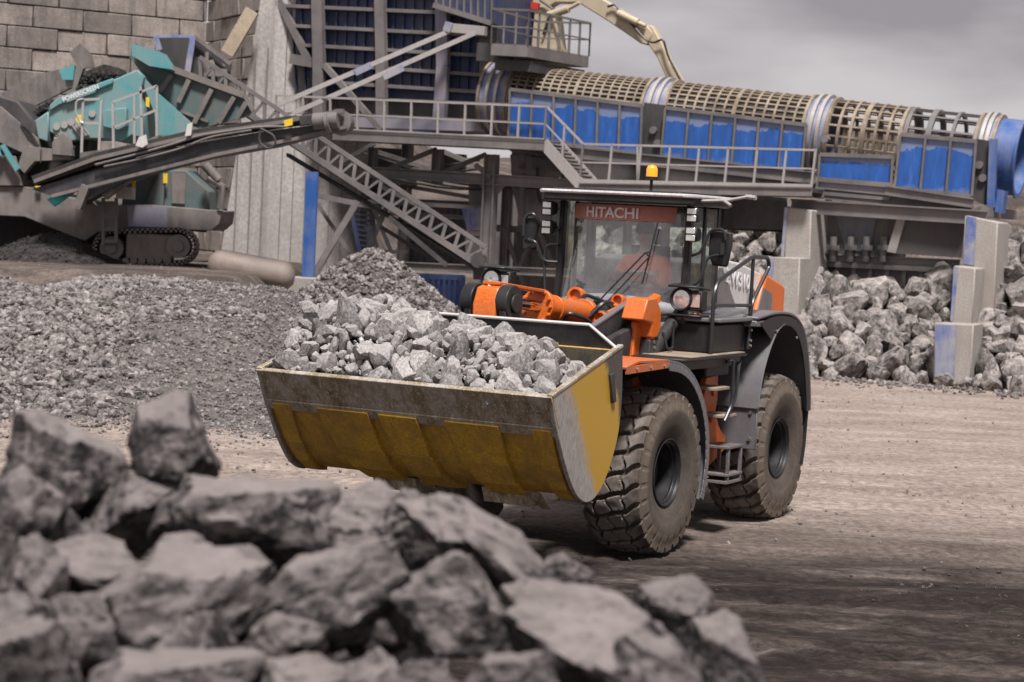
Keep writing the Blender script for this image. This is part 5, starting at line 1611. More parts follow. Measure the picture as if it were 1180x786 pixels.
# ---- walkway with stair and railings
wk = pthing('walkway', 'steel walkway with pale railings and a short stair, in front of the blue panels', 'walkway', 660, 190, -2.4)
V_ = -2.9
b = MB()
def deck(a, c_, depth, th=.10):
    A_, B_ = pp(*a, V_), pp(*c_, V_)
    b.prism([A_, B_, B_ + Vector((0, depth, 0)), A_ + Vector((0, depth, 0))], (0, 0, -th))
deck((384, 151), (627, 163), 1.1); deck((668, 211), (935, 217), 1.1)
b.build('deck', M['steel_dark'], wk, M=PM)
b = MB()
for dv in (-.02, 1.12):
    b.ibeam(pp(384, 155, V_) + Vector((0, dv, 0)), pp(628, 167, V_) + Vector((0, dv, 0)), .12, .30, .03)
    b.ibeam(pp(668, 216, V_) + Vector((0, dv, 0)), pp(936, 221, V_) + Vector((0, dv, 0)), .12, .24, .03)
b.build('edge_beam', M['steel'], wk, M=PM)
b = MB()
for dv in (0, 1.1):
    pa, pb = pp(626, 165, V_) + Vector((0, dv, 0)), pp(670, 214, V_) + Vector((0, dv, 0))
    b.bar(pa, pb, .06, .30)
for i in range(11):
    t = (i + .5) / 11; c0_ = pp(626, 163, V_).lerp(pp(670, 212, V_), t)
    b.b2((c0_.x - .14, V_ + .03, c0_.z - .02), (c0_.x + .14, V_ + 1.07, c0_.z + .02))
b.build('stair', M['steel_light'], wk, M=PM)
def railing(b, top, low, n, v, mid=True, w=.055):
    """top and low: pixel poly-lines with equal point counts"""
    for i in range(len(top) - 1):
        pline(b, top[i], top[i + 1], v, w)
        if mid: pline(b, lerp2(top[i], low[i], .5), lerp2(top[i + 1], low[i + 1], .5), v, w * .7)
        k = n[i]
        for j in range(k + (1 if i == len(top) - 2 else 0)):
            t = j / k; pline(b, lerp2(top[i], top[i + 1], t), lerp2(low[i], low[i + 1], t), v, w)
b = MB()
railing(b, [(318, 110), (412, 114), (630, 123)], [(318, 150), (412, 151), (627, 163)], [3, 7], V_)
railing(b, [(630, 123), (672, 166)], [(627, 163), (668, 208)], [2], V_)
railing(b, [(672, 166), (940, 173)], [(668, 208), (935, 216)], [8], V_)
pline(b, (940, 173), (934, 173), V_, .055, v2=V_ + 1.1); pline(b, (940, 196), (934, 196), V_, .04, v2=V_ + 1.1)
pline(b, (735, 168), (735, 214), V_, .055)
b.build('railing', M['steel_light'], wk, M=PM)
b = MB(); railing(b, [(412, 113), (630, 122)], [(412, 150), (627, 162)], [7], V_ + 1.1); b.build('rear_railing', M['steel'], wk, M=PM)
b = MB(); pline(b, (384, 150), (627, 162), V_ - .03, .02, .12); pline(b, (668, 209), (935, 215), V_ - .03, .02, .12); b.build('toe_board', M['steel_light'], wk, M=PM)

# ---- upper platform with railing
up = pthing('upper_platform', 'high corner platform with grey railing above the left end of the trommel', 'platform', 620, 60, -1)
UV = -1.8
b = MB()
P0, P1 = pp(566, 50, UV), pp(608, 52, UV)
P2 = onplane(678, 76, PM, 1, UV + 3.2)
b.prism([P0, P1, Vector((P2.x, P2.y, P1.z)), Vector((P0.x, P2.y, P1.z))], (0, 0, -.32)); b.build('platform_deck', M['steel'], up, M=PM)
b = MB(); b.bar(P1 + Vector((-.1, .4, -.55)), Vector((P2.x - .2, P2.y, P1.z - .55)), .2, .3); b.bar(P0 + Vector((0, .4, -.55)), P1 + Vector((0, .4, -.55)), .2, .3)
b.bar(pp(552, 60, -1.2), pp(590, 62, -1.2), .3, .5); b.build('bracket', M['steel_dark'], up, M=PM)
def rail3(b, a, c_, n, h, w=.055):
    z = Vector((0, 0, h)); b.bar(a + z, c_ + z, w); b.bar(a + z * .5, c_ + z * .5, w * .7)
    for i in range(n + 1): q_ = a.lerp(c_, i / n); b.bar(q_, q_ + z, w * .9, w * .5)
b = MB()
hh = pp(608, 12, UV).z - P1.z; E2 = Vector((P2.x, P2.y, P1.z))
rail3(b, P0, P1, 3, hh); rail3(b, P1, E2, 6, hh); rail3(b, P0, Vector((P0.x, E2.y, P0.z)), 4, hh); rail3(b, Vector((P0.x, E2.y, P0.z)), E2, 5, hh)
b.build('railing', M['steel'], up, M=PM)

# ---- pedestal excavator arm reaching over the drum
ex = pthing('excavator_arm', 'beige hydraulic excavator arm bent over the trommel against the sky', 'excavator arm', 640, 60, 3.5)
b = MB()
EV = 2.6
ppoly(b, [(617, 8), (634, 8), (640, 60), (612, 60)], EV, .9); ppoly(b, [(613, 55), (640, 55), (642, 110), (612, 110)], EV - .1, 1.1)
p = pp(628, 100, EV + .4); b.b2((p.x - .5, p.y - .4, 0), (p.x + .5, p.y + .4, p.z + .3))
b.build('pedestal', M['beige'], ex, M=PM)
b = MB()
ppoly(b, [(612, 2), (620, -12), (660, -14), (690, -4), (716, 12), (746, 30), (752, 38), (746, 52), (738, 50), (700, 24), (666, 3), (640, 3), (624, 12)], EV + .1, .42)
bo = b.build('boom', M['beige'], ex, M=PM, bevel=.03)
b = MB(); ppoly(b, [(745, 28), (752, 30), (764, 52), (772, 72), (783, 88), (785, 96), (770, 95), (757, 66), (746, 50)], EV + .15, .34)
ppoly(b, [(768, 93), (785, 93), (790, 118), (772, 118)], EV + .18, .25)
b.build('dipper', M['beige'], ex, M=PM, bevel=.03)
b = MB(); b.cyl(pp(712, 15, EV), pp(735, 26, EV), .11); b.cyl(pp(735, 26, EV), pp(744, 30, EV), .06)
b.cyl(pp(632, 18, EV - .1), pp(655, 10, EV - .1), .12); b.cyl(pp(655, 10, EV - .1), pp(668, 3, EV - .1), .06); b.build_each('boom_cylinder', M['beige'], ex, per=2, M=PM)
b = MB()
b.tube([pp(700, 8, EV), pp(708, 5, EV), pp(716, 14, EV), pp(730, 30, EV), pp(744, 46, EV), pp(754, 50, EV), pp(764, 44, EV), pp(770, 66, EV), pp(784, 92, EV)], .035, n=6, round_=.2)
b.tube([pp(622, 0, EV - .1), pp(640, 12, EV - .1), pp(632, 24, EV - .1), pp(626, 40, EV - .1)], .04, n=6, round_=.2); b.build_each('hose', M['rail_black'], ex, M=PM)
b = MB(); ppoly(b, [(612, 2), (622, 4), (620, 12), (611, 10)], EV - .05, .05); b.build('marker_plate', M['red_tag'], ex, M=PM)

# ---- big navy feed hopper
hp = pthing('feed_hopper', 'tall navy blue ribbed steel feed hopper at the head of the trommel', 'hopper', 450, 120, 2)
HV = 0.0
b = MB()
ppoly(b, [(322, -40), (500, -40), (572, -40), (568, 50), (556, 116), (360, 112), (352, 74)], HV, 3.5)
b.build('hopper_shell', M['navy'], hp, M=PM)
rows = [(-12, -6), (7, 15), (30, 39), (52, 62), (73, 84), (94, 104)]
b = MB()
for l_, r_ in rows:
    xl = 325 + max(0, l_) * .40
    pline(b, (xl, l_), (566, r_ + (r_ - l_) * .3), HV - .12, .30, .10)
b.build('horizontal_rib', M['steel'], hp, M=PM)
b = MB()
k = 0
for x in list(range(334, 566, 11)):
    pline(b, (x + 1, -12), (x - 4 if x > 360 else x + 8, 104), HV - .04, .035, .10)
b.build('fine_rib', M['navy'], hp, M=PM)
for x, wd in ((366, .34), (438, .3), (509, .36)):
    b = MB(); pline(b, (x, -20), (x + 2, 76), HV - .34, wd, .22); pline(b, (x + 2, 76), (x + 2 if x < 500 else x - 3, 150), HV - .34, wd, .22)
    b.build('hopper_column', M['steel'] if x != 509 else M['purple'], hp, M=PM)
b = MB(); pline(b, (322, 0), (356, 70), HV - .2, .2); pline(b, (336, 68), (372, 74), HV - .2, .25, .3)
pline(b, (374, 75), (440, 150), HV - .4, .16); ppoly(b, [(552, 34), (572, 34), (572, 60), (560, 112), (552, 112)], HV - .15, .2)
b.build_each('edge_frame', M['steel'], hp, M=PM)
b = MB(); ppoly(b, [(500, -40), (566, -40), (566, 26), (512, 8), (500, 6)], HV - .9, .8); b.build('side_box', M['navy'], hp, M=PM)
b = MB()
for i in range(9): pline(b, (503 + i * 8, -20), (503 + i * 8, 6 + i * 2.4), HV - .93, .05, .08)
pline(b, (500, 6), (567, 27), HV - .95, .14); b.build('side_box_rib', M['steel'], hp, M=PM)
b = MB(); ppoly(b, [(385, 104), (552, 112), (548, 150), (400, 148)], HV + .3, 2.5); b.build('hopper_throat', M['sheet'], hp, M=PM)
b = MB(); ppoly(b, [(430, 148), (520, 140), (518, 150), (430, 154)], HV - .45, .2); pline(b, (392, 140), (560, 146), HV - .4, .15, .3); b.build('throat_beam', M['purple'], hp, M=PM)
for k, (x0_, y0_) in enumerate(((484, 126), (498, 132))):
    pass

b = MB(); ppoly(b, [(400, 168), (470, 172), (468, 240), (405, 236)], 3.2, .2); ppoly(b, [(500, 176), (535, 178), (533, 205), (500, 203)], 2.6, .2); ppoly(b, [(590, 170), (625, 172), (622, 210), (590, 208)], 2.8, .2); b.build_each('gap_dark_sheet', M['sheet'], hp, M=PM)  # added sheets that darken the pale gaps behind the frame
# ---- two pale tie struts
st = pthing('tie_strut', 'pair of pale grey diagonal struts running from the belt head up to the hopper corner', 'strut', 440, 90, -2)
b = MB()
b.bar(pp(320, 121, -3.2), pp(520, 35, -1.0), .13); b.bar(pp(337, 131, -3.2), pp(552, 36, -1.0), .13); b.bar(pp(518, 32, -1.0), pp(560, 36, -1.0), .2, .25)
s0 = b.build('strut_tube', M['steel_light'], st, M=PM)
b = MB(); b.bar(pp(409, 84, -2.22), pp(428, 75, -2.0), .19); b.bar(pp(442, 89, -2.12), pp(465, 78, -1.9), .19); b.bar(pp(514, 30, -1.02), pp(522, 33, -1.02), .26); b.build('strut_collar', M['blue_worn'], st, M=PM)

# ---- concrete piers at the right
def block_pier(name, label, quads, grp='concrete piers under the trommel', blues=()):
    o = pthing(name, label, 'concrete pier', quads[0][0][0][0], quads[0][0][0][1], quads[0][1], grp)
    b = MB()
    for (c_, v, t) in quads:
        P = [pp(x, y, v) for x, y in c_]
        b.prism(P, (0, t, 0))
    b.build('pier_block', M['concrete'], o, M=PM, bevel=.03)
    b = MB()
    for (c_, v) in blues: b.prism([pp(x, y, v) for x, y in c_], (0, .03, 0))
    if blues: b.build_each('blue_edge', M['blue_worn'], o, M=PM)
block_pier('concrete_pier', 'stepped concrete pier with worn blue edges in front of the right end of the drum', [
    ([(1077, 372), (1122, 374), (1118, 446), (1075, 441)], -4.6, 1.2), ([(1099, 306), (1124, 309), (1120, 380), (1095, 372)], -3.8, 1.2),
    ([(1112, 248), (1150, 256), (1142, 420), (1104, 400)], -2.6, 1.6)],
    blues=[([(1078, 374), (1102, 375), (1099, 436), (1077, 434)], -4.64), ([(1099, 307), (1104, 308), (1098, 371), (1095, 370)], -3.84), ([(1114, 249), (1125, 251), (1122, 306), (1110, 304)], -2.64)])
block_pier('concrete_pier', 'pale concrete pier rising just behind the rear fender of the loader', [
    ([(906, 238), (935, 242), (930, 400), (900, 396)], -2.6, 1.8), ([(888, 296), (922, 297), (918, 400), (884, 398)], -3.5, 1.0)],
    blues=[([(904, 239), (908, 239), (903, 296), (900, 295)], -2.64), ([(887, 297), (892, 297), (888, 340), (883, 340)], -3.54)])
block_pier('concrete_pier', 'narrow concrete pier with a blue face behind the right end of the drum', [([(1150, 258), (1158, 259), (1152, 420), (1144, 420)], 1.8, 1.0)], blues=[([(1149, 258), (1158, 259), (1155, 330), (1146, 328)], 1.76)])
# chute and retaining wall between the piers
chp = pthing('discharge_chute', 'dusty steel discharge chute with bolt lugs and a black rubber curtain between the piers', 'chute', 1000, 300, 0)
b = MB(); ppoly(b, [(945, 246), (1036, 252), (1028, 296), (1012, 298), (950, 293), (940, 270)], -1.0, 1.5); b.build('chute_shell', M['sheet'], chp, M=PM)
b = MB(); ppoly(b, [(962, 248), (1010, 250), (1002, 290), (975, 288)], -1.04, .03); b.build('blue_patch', paint('blue_stained_steel', (.09, .11, .18), .6, amt=.9, scale=1.5, streak=.7, dirt=(.18, .17, .165), lo=.35, hi=.6), chp, M=PM)
b = MB(); ppoly(b, [(1040, 250), (1112, 256), (1106, 297), (1030, 292)], -1.2, .12); b.build('rubber_curtain', paint('grey_rubber_curtain', (.09, .08, .082), .7, amt=.5, scale=1, dirt=(.13, .12, .115)), chp, M=PM)
b = MB(); ppoly(b, [(1034, 250), (1044, 250), (1032, 292), (1022, 290)], -1.3, .3); ppoly(b, [(936, 246), (946, 246), (944, 270), (934, 270)], -1.3, .3); b.build_each('chute_post', M['steel_light'], chp, M=PM)
b = MB()
for x in (960, 980, 998, 1018):
    p = pp(x, 286, -1.2); b.cyl(p + Vector((0, 0, -.35)), p + Vector((0, 0, .3)), .09, n=8); b.cyl(p + Vector((0, 0, -.05)), p + Vector((0, 0, .08)), .17, n=8)
    p = pp(x - 5, 229, -1.3); b.cyl(p + Vector((0, 0, -.25)), p + Vector((0, 0, .25)), .09, n=8)
b.build_each('bolt_lug', M['steel'], chp, M=PM)
rw = pthing('retaining_wall', 'stained concrete retaining wall with a steel rail on top behind the boulders', 'wall', 1010, 340, 0)
b = MB(); P = [pp(938, 303, -.8), pp(1112, 312, -.8)]; b.prism([P[0], P[1], Vector((P[1].x, -.8, -.1)), Vector((P[0].x, -.8, -.1))], (0, .5, 0)); b.build('wall_face', M['conc_dark'], rw, M=PM)
b = MB()
for i in range(9): q_ = P[0].lerp(P[1], (i + .5) / 9); b.b2((q_.x - .05, -.9, 0), (q_.x + .05, -.8, q_.z))
b.build('wall_rib', M['concrete'], rw, M=PM)
b = MB(); b.ibeam(pp(938, 298, -1.0), pp(1106, 306, -1.0), .2, .3, .03); pline(b, (938, 304), (1106, 312), -1.1, .12); b.build('top_rail', M['steel'], rw, M=PM)
# dark band and far rock bank behind the walkway on the right (830-900)
b = MB(); ppoly(b, [(820, 222), (905, 228), (905, 268), (820, 264)], 2.0, .2); o = b.build('belt_cover', M['belt'], None, M=PM); tag(o, 'black belt cover under the walkway right of the cab roof', 'belt cover')
fw_h = lambda x, y: -.2 + (y - 58.5) * .75 - 0 * x
res2, r2 = scatter(lambda x, y: np.where((y < 62.5), (y - 57.5) * .70, -1), 2.2, 9.5, 58.0, 62.4, .28, .55, 110, 77, sep=.75)
for k, (x, y, z, s_) in enumerate(res2):
    rock_obj('boulder', pile_meshes[k % 14], (x, y, z), s_, tuple(r2.uniform(0, 6.28, 3)), 'grey boulder in the far bank of rocks seen under the walkway beside the cab', 'boulder', 'boulders of the far bank')
gx = np.arange(1, 10.5, .4); gy = np.arange(57.5, 63, .4); A, Bq = np.meshgrid(gx, gy); V = np.stack([A.ravel(), Bq.ravel(), ((Bq - 57.5) * .70 - .25).ravel()], 1)
ii = np.arange(A.size).reshape(A.shape); q = np.stack([ii[:-1, :-1], ii[:-1, 1:], ii[1:, 1:], ii[1:, :-1]], -1).reshape(-1, 4)
tag(np_mesh('bank_rubble', V, q, M['gravel_base'], smooth=180), 'dark rubble under the far bank of boulders behind the plant', 'rubble', kind='stuff')

# ---- boulders heaped among the piers
def pz(x, y):
    u = (Vector((x, y, 0)) - Vector((0, 57, 0)))
    uu = u.x * math.cos(PA) - u.y * math.sin(PA); vv = u.x * math.sin(PA) + u.y * math.cos(PA)
    return uu, vv
def pile2(x, y):
    x = np.asarray(x, float); y = np.asarray(y, float)
    uu = x * math.cos(PA) - (y - 57) * math.sin(PA); vv = x * math.sin(PA) + (y - 57) * math.cos(PA)
    foot = -4.9 + .35 * np.sin(uu * 1.1) + .05 * np.maximum(11.2 - uu, 0)
    h = (vv - foot) * .70
    lim = 2.35 + .35 * np.sin(uu * .9 + 1) + 1.0 * np.clip((uu - 12.5) / 2, 0, 1)
    h = np.minimum(h, lim)
    h = h * sstep(6.3, 8.3, uu)
    h = np.where((vv > -1.0) & (uu < 13.2), -1, h)
    return np.where((uu < 6.6) | (vv > 2.5) | (vv < foot), -1, h)
res3, r3 = scatter(pile2, 4.5, 14.6, 45.5, 56.5, .20, .56, 285, 31, tries=26000, sep=.66)
foot_ = []; footrow = []
for k, (x, y, z, s_) in enumerate(res3):
    uu, vv = pz(x, y)
    if vv < -4.2 and s_ > .25: foot_.append((uu, None))
    if uu > 12.9: lab, g = 'grey boulder heaped right of the stepped blue-edged concrete pier', 'boulders right of the pier'
    else: lab, g = 'grey boulder in the pile between the two concrete piers', 'boulders between the piers'
    rock_obj('boulder', pile_meshes[k % 14], (x, y, max(z - s_ * .25, s_ * .35)), (s_ * r3.uniform(.95, 1.3), s_, s_ * r3.uniform(.9, 1.1)), tuple(r3.uniform(0, 6.28, 3)), lab, 'boulder', g)
    if foot_ and foot_[-1] == (uu, None): footrow.append((uu, C.objects[-1]))
footrow.sort(key=lambda t: t[0])
for k, (u_, o) in enumerate(footrow[:20]): o['label'] = 'grey boulder on the ground before the right-hand pile, %s from the left' % ORD[k]
gx = np.arange(4, 18, .3); gy = np.arange(45, 58, .3); A, Bq = np.meshgrid(gx, gy); Zf = pile2(A, Bq) - .35
V = np.stack([A.ravel(), Bq.ravel(), np.maximum(Zf, -.3).ravel()], 1)
ii = np.arange(A.size).reshape(A.shape); q = np.stack([ii[:-1, :-1], ii[:-1, 1:], ii[1:, 1:], ii[1:, :-1]], -1).reshape(-1, 4)
q = q[(Zf.ravel()[q] > -.3).any(1)]
tag(np_mesh('pile_rubble', V, q, M['gravel_base'], smooth=180), 'dark rubble between the boulders of the right-hand pile', 'rubble', kind='stuff')
# small stones at its foot
n = 900; uu = rng.uniform(6, 17, n); vv = -5.1 - rng.exponential(.5, n)
xx = uu * math.cos(PA) + vv * math.sin(PA); yy = 57 - uu * math.sin(PA) + vv * math.cos(PA); s = .02 + .08 * rng.random(n) ** 3
stones('pile_crumbs', 'small broken stones along the foot of the boulder pile', np.stack([xx, yy, ground_h(xx, yy) + s * .3], 1), s, M['gravel'], 41, cat='stones')

# ------------------------------------------------------------------ left: block wall, silo
DEFAULT_M = I4
bw = thing('block_wall', 'high wall of large weathered concrete blocks at the upper left', 'wall', wp(100, 200, 66))
cr_ = []
W0, W1 = wp(-60, 300, 64), wp(228, 300, 68)
def wall_run(a, c_, bl, bh, z0, z1, seed, name):
    b = MB(); a = Vector((a.x, a.y, 0)); c_ = Vector((c_.x, c_.y, 0)); d = (c_ - a); n_ = d.length; d.normalize(); nn = Vector((d.y, -d.x, 0)); rr = random.Random(seed)
    k = 0; z = z0
    while z < z1:
        s_ = -(k % 2) * bl / 2
        while s_ < n_:
            e0_, e1_ = max(s_, 0), min(s_ + bl, n_)
            if e1_ - e0_ > .1:
                off = rr.uniform(0, .09); zj = rr.uniform(-.012, .012); p = a + d * e0_ + nn * off; q_ = a + d * e1_ + nn * off
                g = .018
                b.prism([p + d * g + Vector((0, 0, z + g)), q_ - d * g + Vector((0, 0, z + g)), q_ - d * g + Vector((0, 0, z + bh - g)), p + d * g + Vector((0, 0, z + bh - g))], -nn * .6)
                for f in (.25, .75): 
                    m_ = p.lerp(q_, f) - nn * .2; b.b2((m_.x - .06, m_.y - .1, z + bh - g), (m_.x + .06, m_.y + .1, z + bh + .04))
            s_ += bl
        z += bh; k += 1
    return b.build(name, M['block'], bw, bevel=.02)
wall_run(W0, W1, 1.65, .70, 1.2, 13.5, 1, 'block_courses')
W2 = wp(300, 300, 62.5)
wall_run(W1, W2, 1.65, .70, 1.2, 13.5, 2, 'return_courses')
si = thing('concrete_silo', 'tall pale concrete silo wall with vertical shutter marks behind the belt', 'silo', wp(310, 320, 62))
b = MB(); s1 = wp(248, 320, 60.6); s2 = wp(306, 320, 60.0); s3 = wp(372, 320, 61.5)
def wallquad(b, p, q_, z0, z1, t=.5, topdx=0):
    p = Vector((p.x, p.y, z0)); q_ = Vector((q_.x, q_.y, z0)); b.prism([p, q_, Vector((q_.x, q_.y, z1)), Vector((p.x + topdx, p.y, z1))], (0, t, 0))
wallquad(b, s1, s2, .8, 11.6, topdx=1.25)
P = []
for i in range(25):
    t = i / 24; P.append(Vector((s2.x + (s3.x + 1.2 - s2.x) * t, s2.y + 2.2 * (t ** 2), .8)))
b.prism(P + [p + Vector((0, .6, 0)) for p in P[::-1]], (0, 0, 11))
P = P[::3]
b.build('silo_wall', M['silo'], si, smooth=30)
b = MB(); b.bar(wp(262, 62, 59.9), wp(291, 12, 59.9), .28, .4); b.build('timber_edge', M['wood'], si)
b = MB()
for x in (268, 284, 298): q_ = s1.lerp(s2, (x - 248) / 58); b.b2((q_.x - .015, q_.y - .012, .9), (q_.x + .015, q_.y + .1, 8.2))
for i in range(1, 9): b.b2((P[i].x - .015, P[i].y - .015, .9), (P[i].x + .015, P[i].y + .1, 11.4))
b.build('shutter_mark', M['conc_dark'], si)
# blue post with brace by the silo
bp = thing('blue_post', 'blue steel post on a concrete foot between silo and cone-shaped pile', 'post', wp(353, 330, 52))
b = MB(); b.ibeam(wp(360, 198, 52), wp(355, 322, 52), .30, .30, .04, up=(0, 1, 0)); b.build('post_shaft', M['blue'], bp)
b = MB(); f_ = wp(355, 326, 52); b.b2((f_.x - .45, f_.y - .4, 0), (f_.x + .5, f_.y + .4, f_.z + .15)); b.build('concrete_foot', M['concrete'], bp, bevel=.03)
b = MB(); wline(b, (362, 315), (412, 232), 52.2, .16); wline(b, (364, 318), (400, 250), 53.5, .14); wline(b, (366, 235), (412, 305), 53, .1); wline(b, (362, 225), (440, 240), 52.6, .14); b.build_each('diagonal_brace', M['steel'], bp)
# lying tank
tk = thing('steel_tank', 'brownish cylindrical tank lying behind the gravel heap', 'tank', wp(290, 318, 50))
b = MB(); c0_, c1_ = wp(254, 305, 49.4), wp(326, 318, 49.4); ax_ = (c1_ - c0_).normalized(); b.lathe([(-.3, 0), (-.28, .2), (-.15, .34), (0, .38), ((c1_ - c0_).length, .38), ((c1_ - c0_).length + .15, .33), ((c1_ - c0_).length + .28, .18), ((c1_ - c0_).length + .3, 0)], c0_, ax_, 28)
b.build('tank_shell', paint('brown_dusty_tank', (.20, .155, .13), .6, .1, amt=.6, scale=1.2, dirt=(.27, .23, .205)), tk)
b = MB(); p = c0_.lerp(c1_, .2); b.b2((p.x - .1, p.y - .4, p.z - .8), (p.x + .1, p.y + .4, p.z - .25)); p = c0_.lerp(c1_, .8); b.b2((p.x - .1, p.y - .4, p.z - 1.2), (p.x + .1, p.y + .4, p.z - .25)); b.build('tank_cradle', M['steel_dark'], tk)

# corrugated containers and sheds behind
def corrugated(name, label, poly, Y, t, mat_, n, cat='container'):
    o = thing(name, label, cat, Vector((wp(*poly[0], Y).x, Y, 0)))
    P = [wp(x, y, Y) for x, y in poly]
    b = MB(); b.prism(P, (0, t, 0))
    for i in range(n):
        f = (i + .5) / n; a = P[0].lerp(P[1], f); c_ = P[3].lerp(P[2], f); b.bar(a + Vector((0, -.02, -.06)), c_ + Vector((0, -.02, .06)), abs(P[1].x - P[0].x) / n * .5, .10, up=(0, 1, 0))
    b.build('corrugated_wall', mat_, o)
    b = MB(); b.bar(P[0], P[1], .16); b.bar(P[3], P[2], .2); b.bar(P[0], P[3], .12); b.bar(P[1], P[2], .12); b.build('container_frame', mat_, o)
    return o
corrugated('shipping_container', 'grey corrugated container raised under the lattice conveyor', [(466, 232), (562, 236), (558, 312), (458, 304)], 61, 2.6, M['sheet'], 13)
corrugated('shipping_container', 'bright blue corrugated container behind the end of the cone pile', [(478, 318), (534, 320), (532, 372), (474, 372)], 58, 2.4, M['blue'], 9)
corrugated('metal_shed', 'grey corrugated shed wall beside the blue post', [(362, 200), (420, 205), (420, 318), (362, 312)], 62, 3, M['sheet'], 9, 'shed')
corrugated('metal_shed', 'dark ribbed shed wall behind the cab mirror', [(575, 215), (660, 222), (655, 335), (570, 330)], 68, 3, M['sheet'], 11, 'shed')
# spiral stair tower frame between
tw = thing('ladder_tower', 'navy steel ladder tower seen beyond the cone pile', 'ladder', wp(420, 300, 60))
b = MB()
wline(b, (404, 238), (415, 292), 60, .12); wline(b, (428, 238), (430, 292), 60, .12)
for i in range(9): wline(b, (405 + i * 1.2, 240 + i * 6), (428, 243 + i * 6), 60, .05)
b.build('ladder_frame', M['navy'], tw)
b = MB(); wline(b, (445, 240), (405, 330), 59, .16); wline(b, (430, 240), (455, 300), 59, .12); wline(b, (425, 290), (470, 290), 59, .1); wline(b, (440, 262), (420, 262), 59, .1)
b.tube([wp(418, 225, 57), wp(430, 250, 57), wp(432, 275, 57), wp(440, 300, 57)], .06, n=6); b.build_each('support_leg', M['steel_dark'], tw)

# ---- lattice conveyor coming down to the right
lc = thing('lattice_conveyor', 'lattice girder belt conveyor sloping down to the right over the cone pile', 'conveyor', Vector((wp(555, 305, 52).x, 52, 0)))
def truss(b, top0, top1, bot0, bot1, n, Y, w=.09, Y2=None, cross=True):
    Y2 = Y2 or Y
    T = [wp(*lerp2(top0, top1, i / n), Y + (Y2 - Y) * i / n) for i in range(n + 1)]; Bt = [wp(*lerp2(bot0, bot1, i / n), Y + (Y2 - Y) * i / n) for i in range(n + 1)]
    b.bar(T[0], T[-1], w * 1.2); b.bar(Bt[0], Bt[-1], w * 1.6)
    for i in range(n + 1): b.bar(T[i], Bt[i], w)
    for i in range(n): b.bar(Bt[i] if cross else T[i], T[i + 1] if cross else Bt[i + 1], w * .7)
b = MB()
truss(b, (230, 66), (560, 285), (232, 95), (552, 306), 22, 53.0, .09, 52.0); b.build('lattice_girder', M['steel'], lc)
b = MB(); truss(b, (230, 66), (560, 285), (232, 95), (552, 306), 22, 54.1, .09, 53.1); b.build('rear_lattice_girder', M['steel_dark'], lc)
b = MB(); P = [wp(225, 92, 53.0), wp(552, 304, 52.0)]; b.prism([P[0], P[1], P[1] + Vector((0, 1.1, 0)), P[0] + Vector((0, 1.1, 0))], (0, 0, -.12))
P = [wp(330, 176, 52.9), wp(548, 308, 52.0)]; b.prism([P[0], P[1], P[1] + Vector((0, 1.1, 0)), P[0] + Vector((0, 1.1, 0))], (0, 0, -.10)); b.build('conveyor_belt', M['belt'], lc)
b = MB(); wline(b, (448, 250), (515, 306), 52.2, .12); wline(b, (440, 262), (500, 300), 53.2, .10); wline(b, (552, 300), (552, 322), 52.2, .3); b.build_each('strut', M['steel_dark'], lc)
for i in range(1, 9):
    pass
b = MB(); a = wp(551, 300, 51.6); b.cyl(a, a + Vector((0, 1.6, 0)), .2); b.build('tail_pulley', M['steel_dark'], lc)

# ------------------------------------------------------------------ left: tracked mobile screener
sc = thing('mobile_screener', 'teal and dust-grey tracked mobile screening machine standing on the dirt bank', 'screening machine', Vector((wp(150, 300, 51).x, 51, 1.6)))
SY = 50.5
b = MB()
wpoly(b, [(-60, 212), (30, 215), (100, 232), (100, 245), (250, 252), (254, 240), (256, 228), (240, 225), (244, 262), (236, 266), (150, 262), (110, 268), (92, 276), (30, 250), (-60, 246)][0:3] + [(102, 236), (175, 236), (255, 243), (253, 258), (244, 266), (150, 263), (112, 268), (98, 278), (92, 276), (28, 250), (-60, 246)], SY, 2.4)
b.build('chassis', M['greymach'], sc, bevel=.02)
b = MB(); wpoly(b, [(146, 237), (193, 238), (193, 262), (148, 261)], SY - .04, .04); b.build('purple_panel', M['purple'], sc)
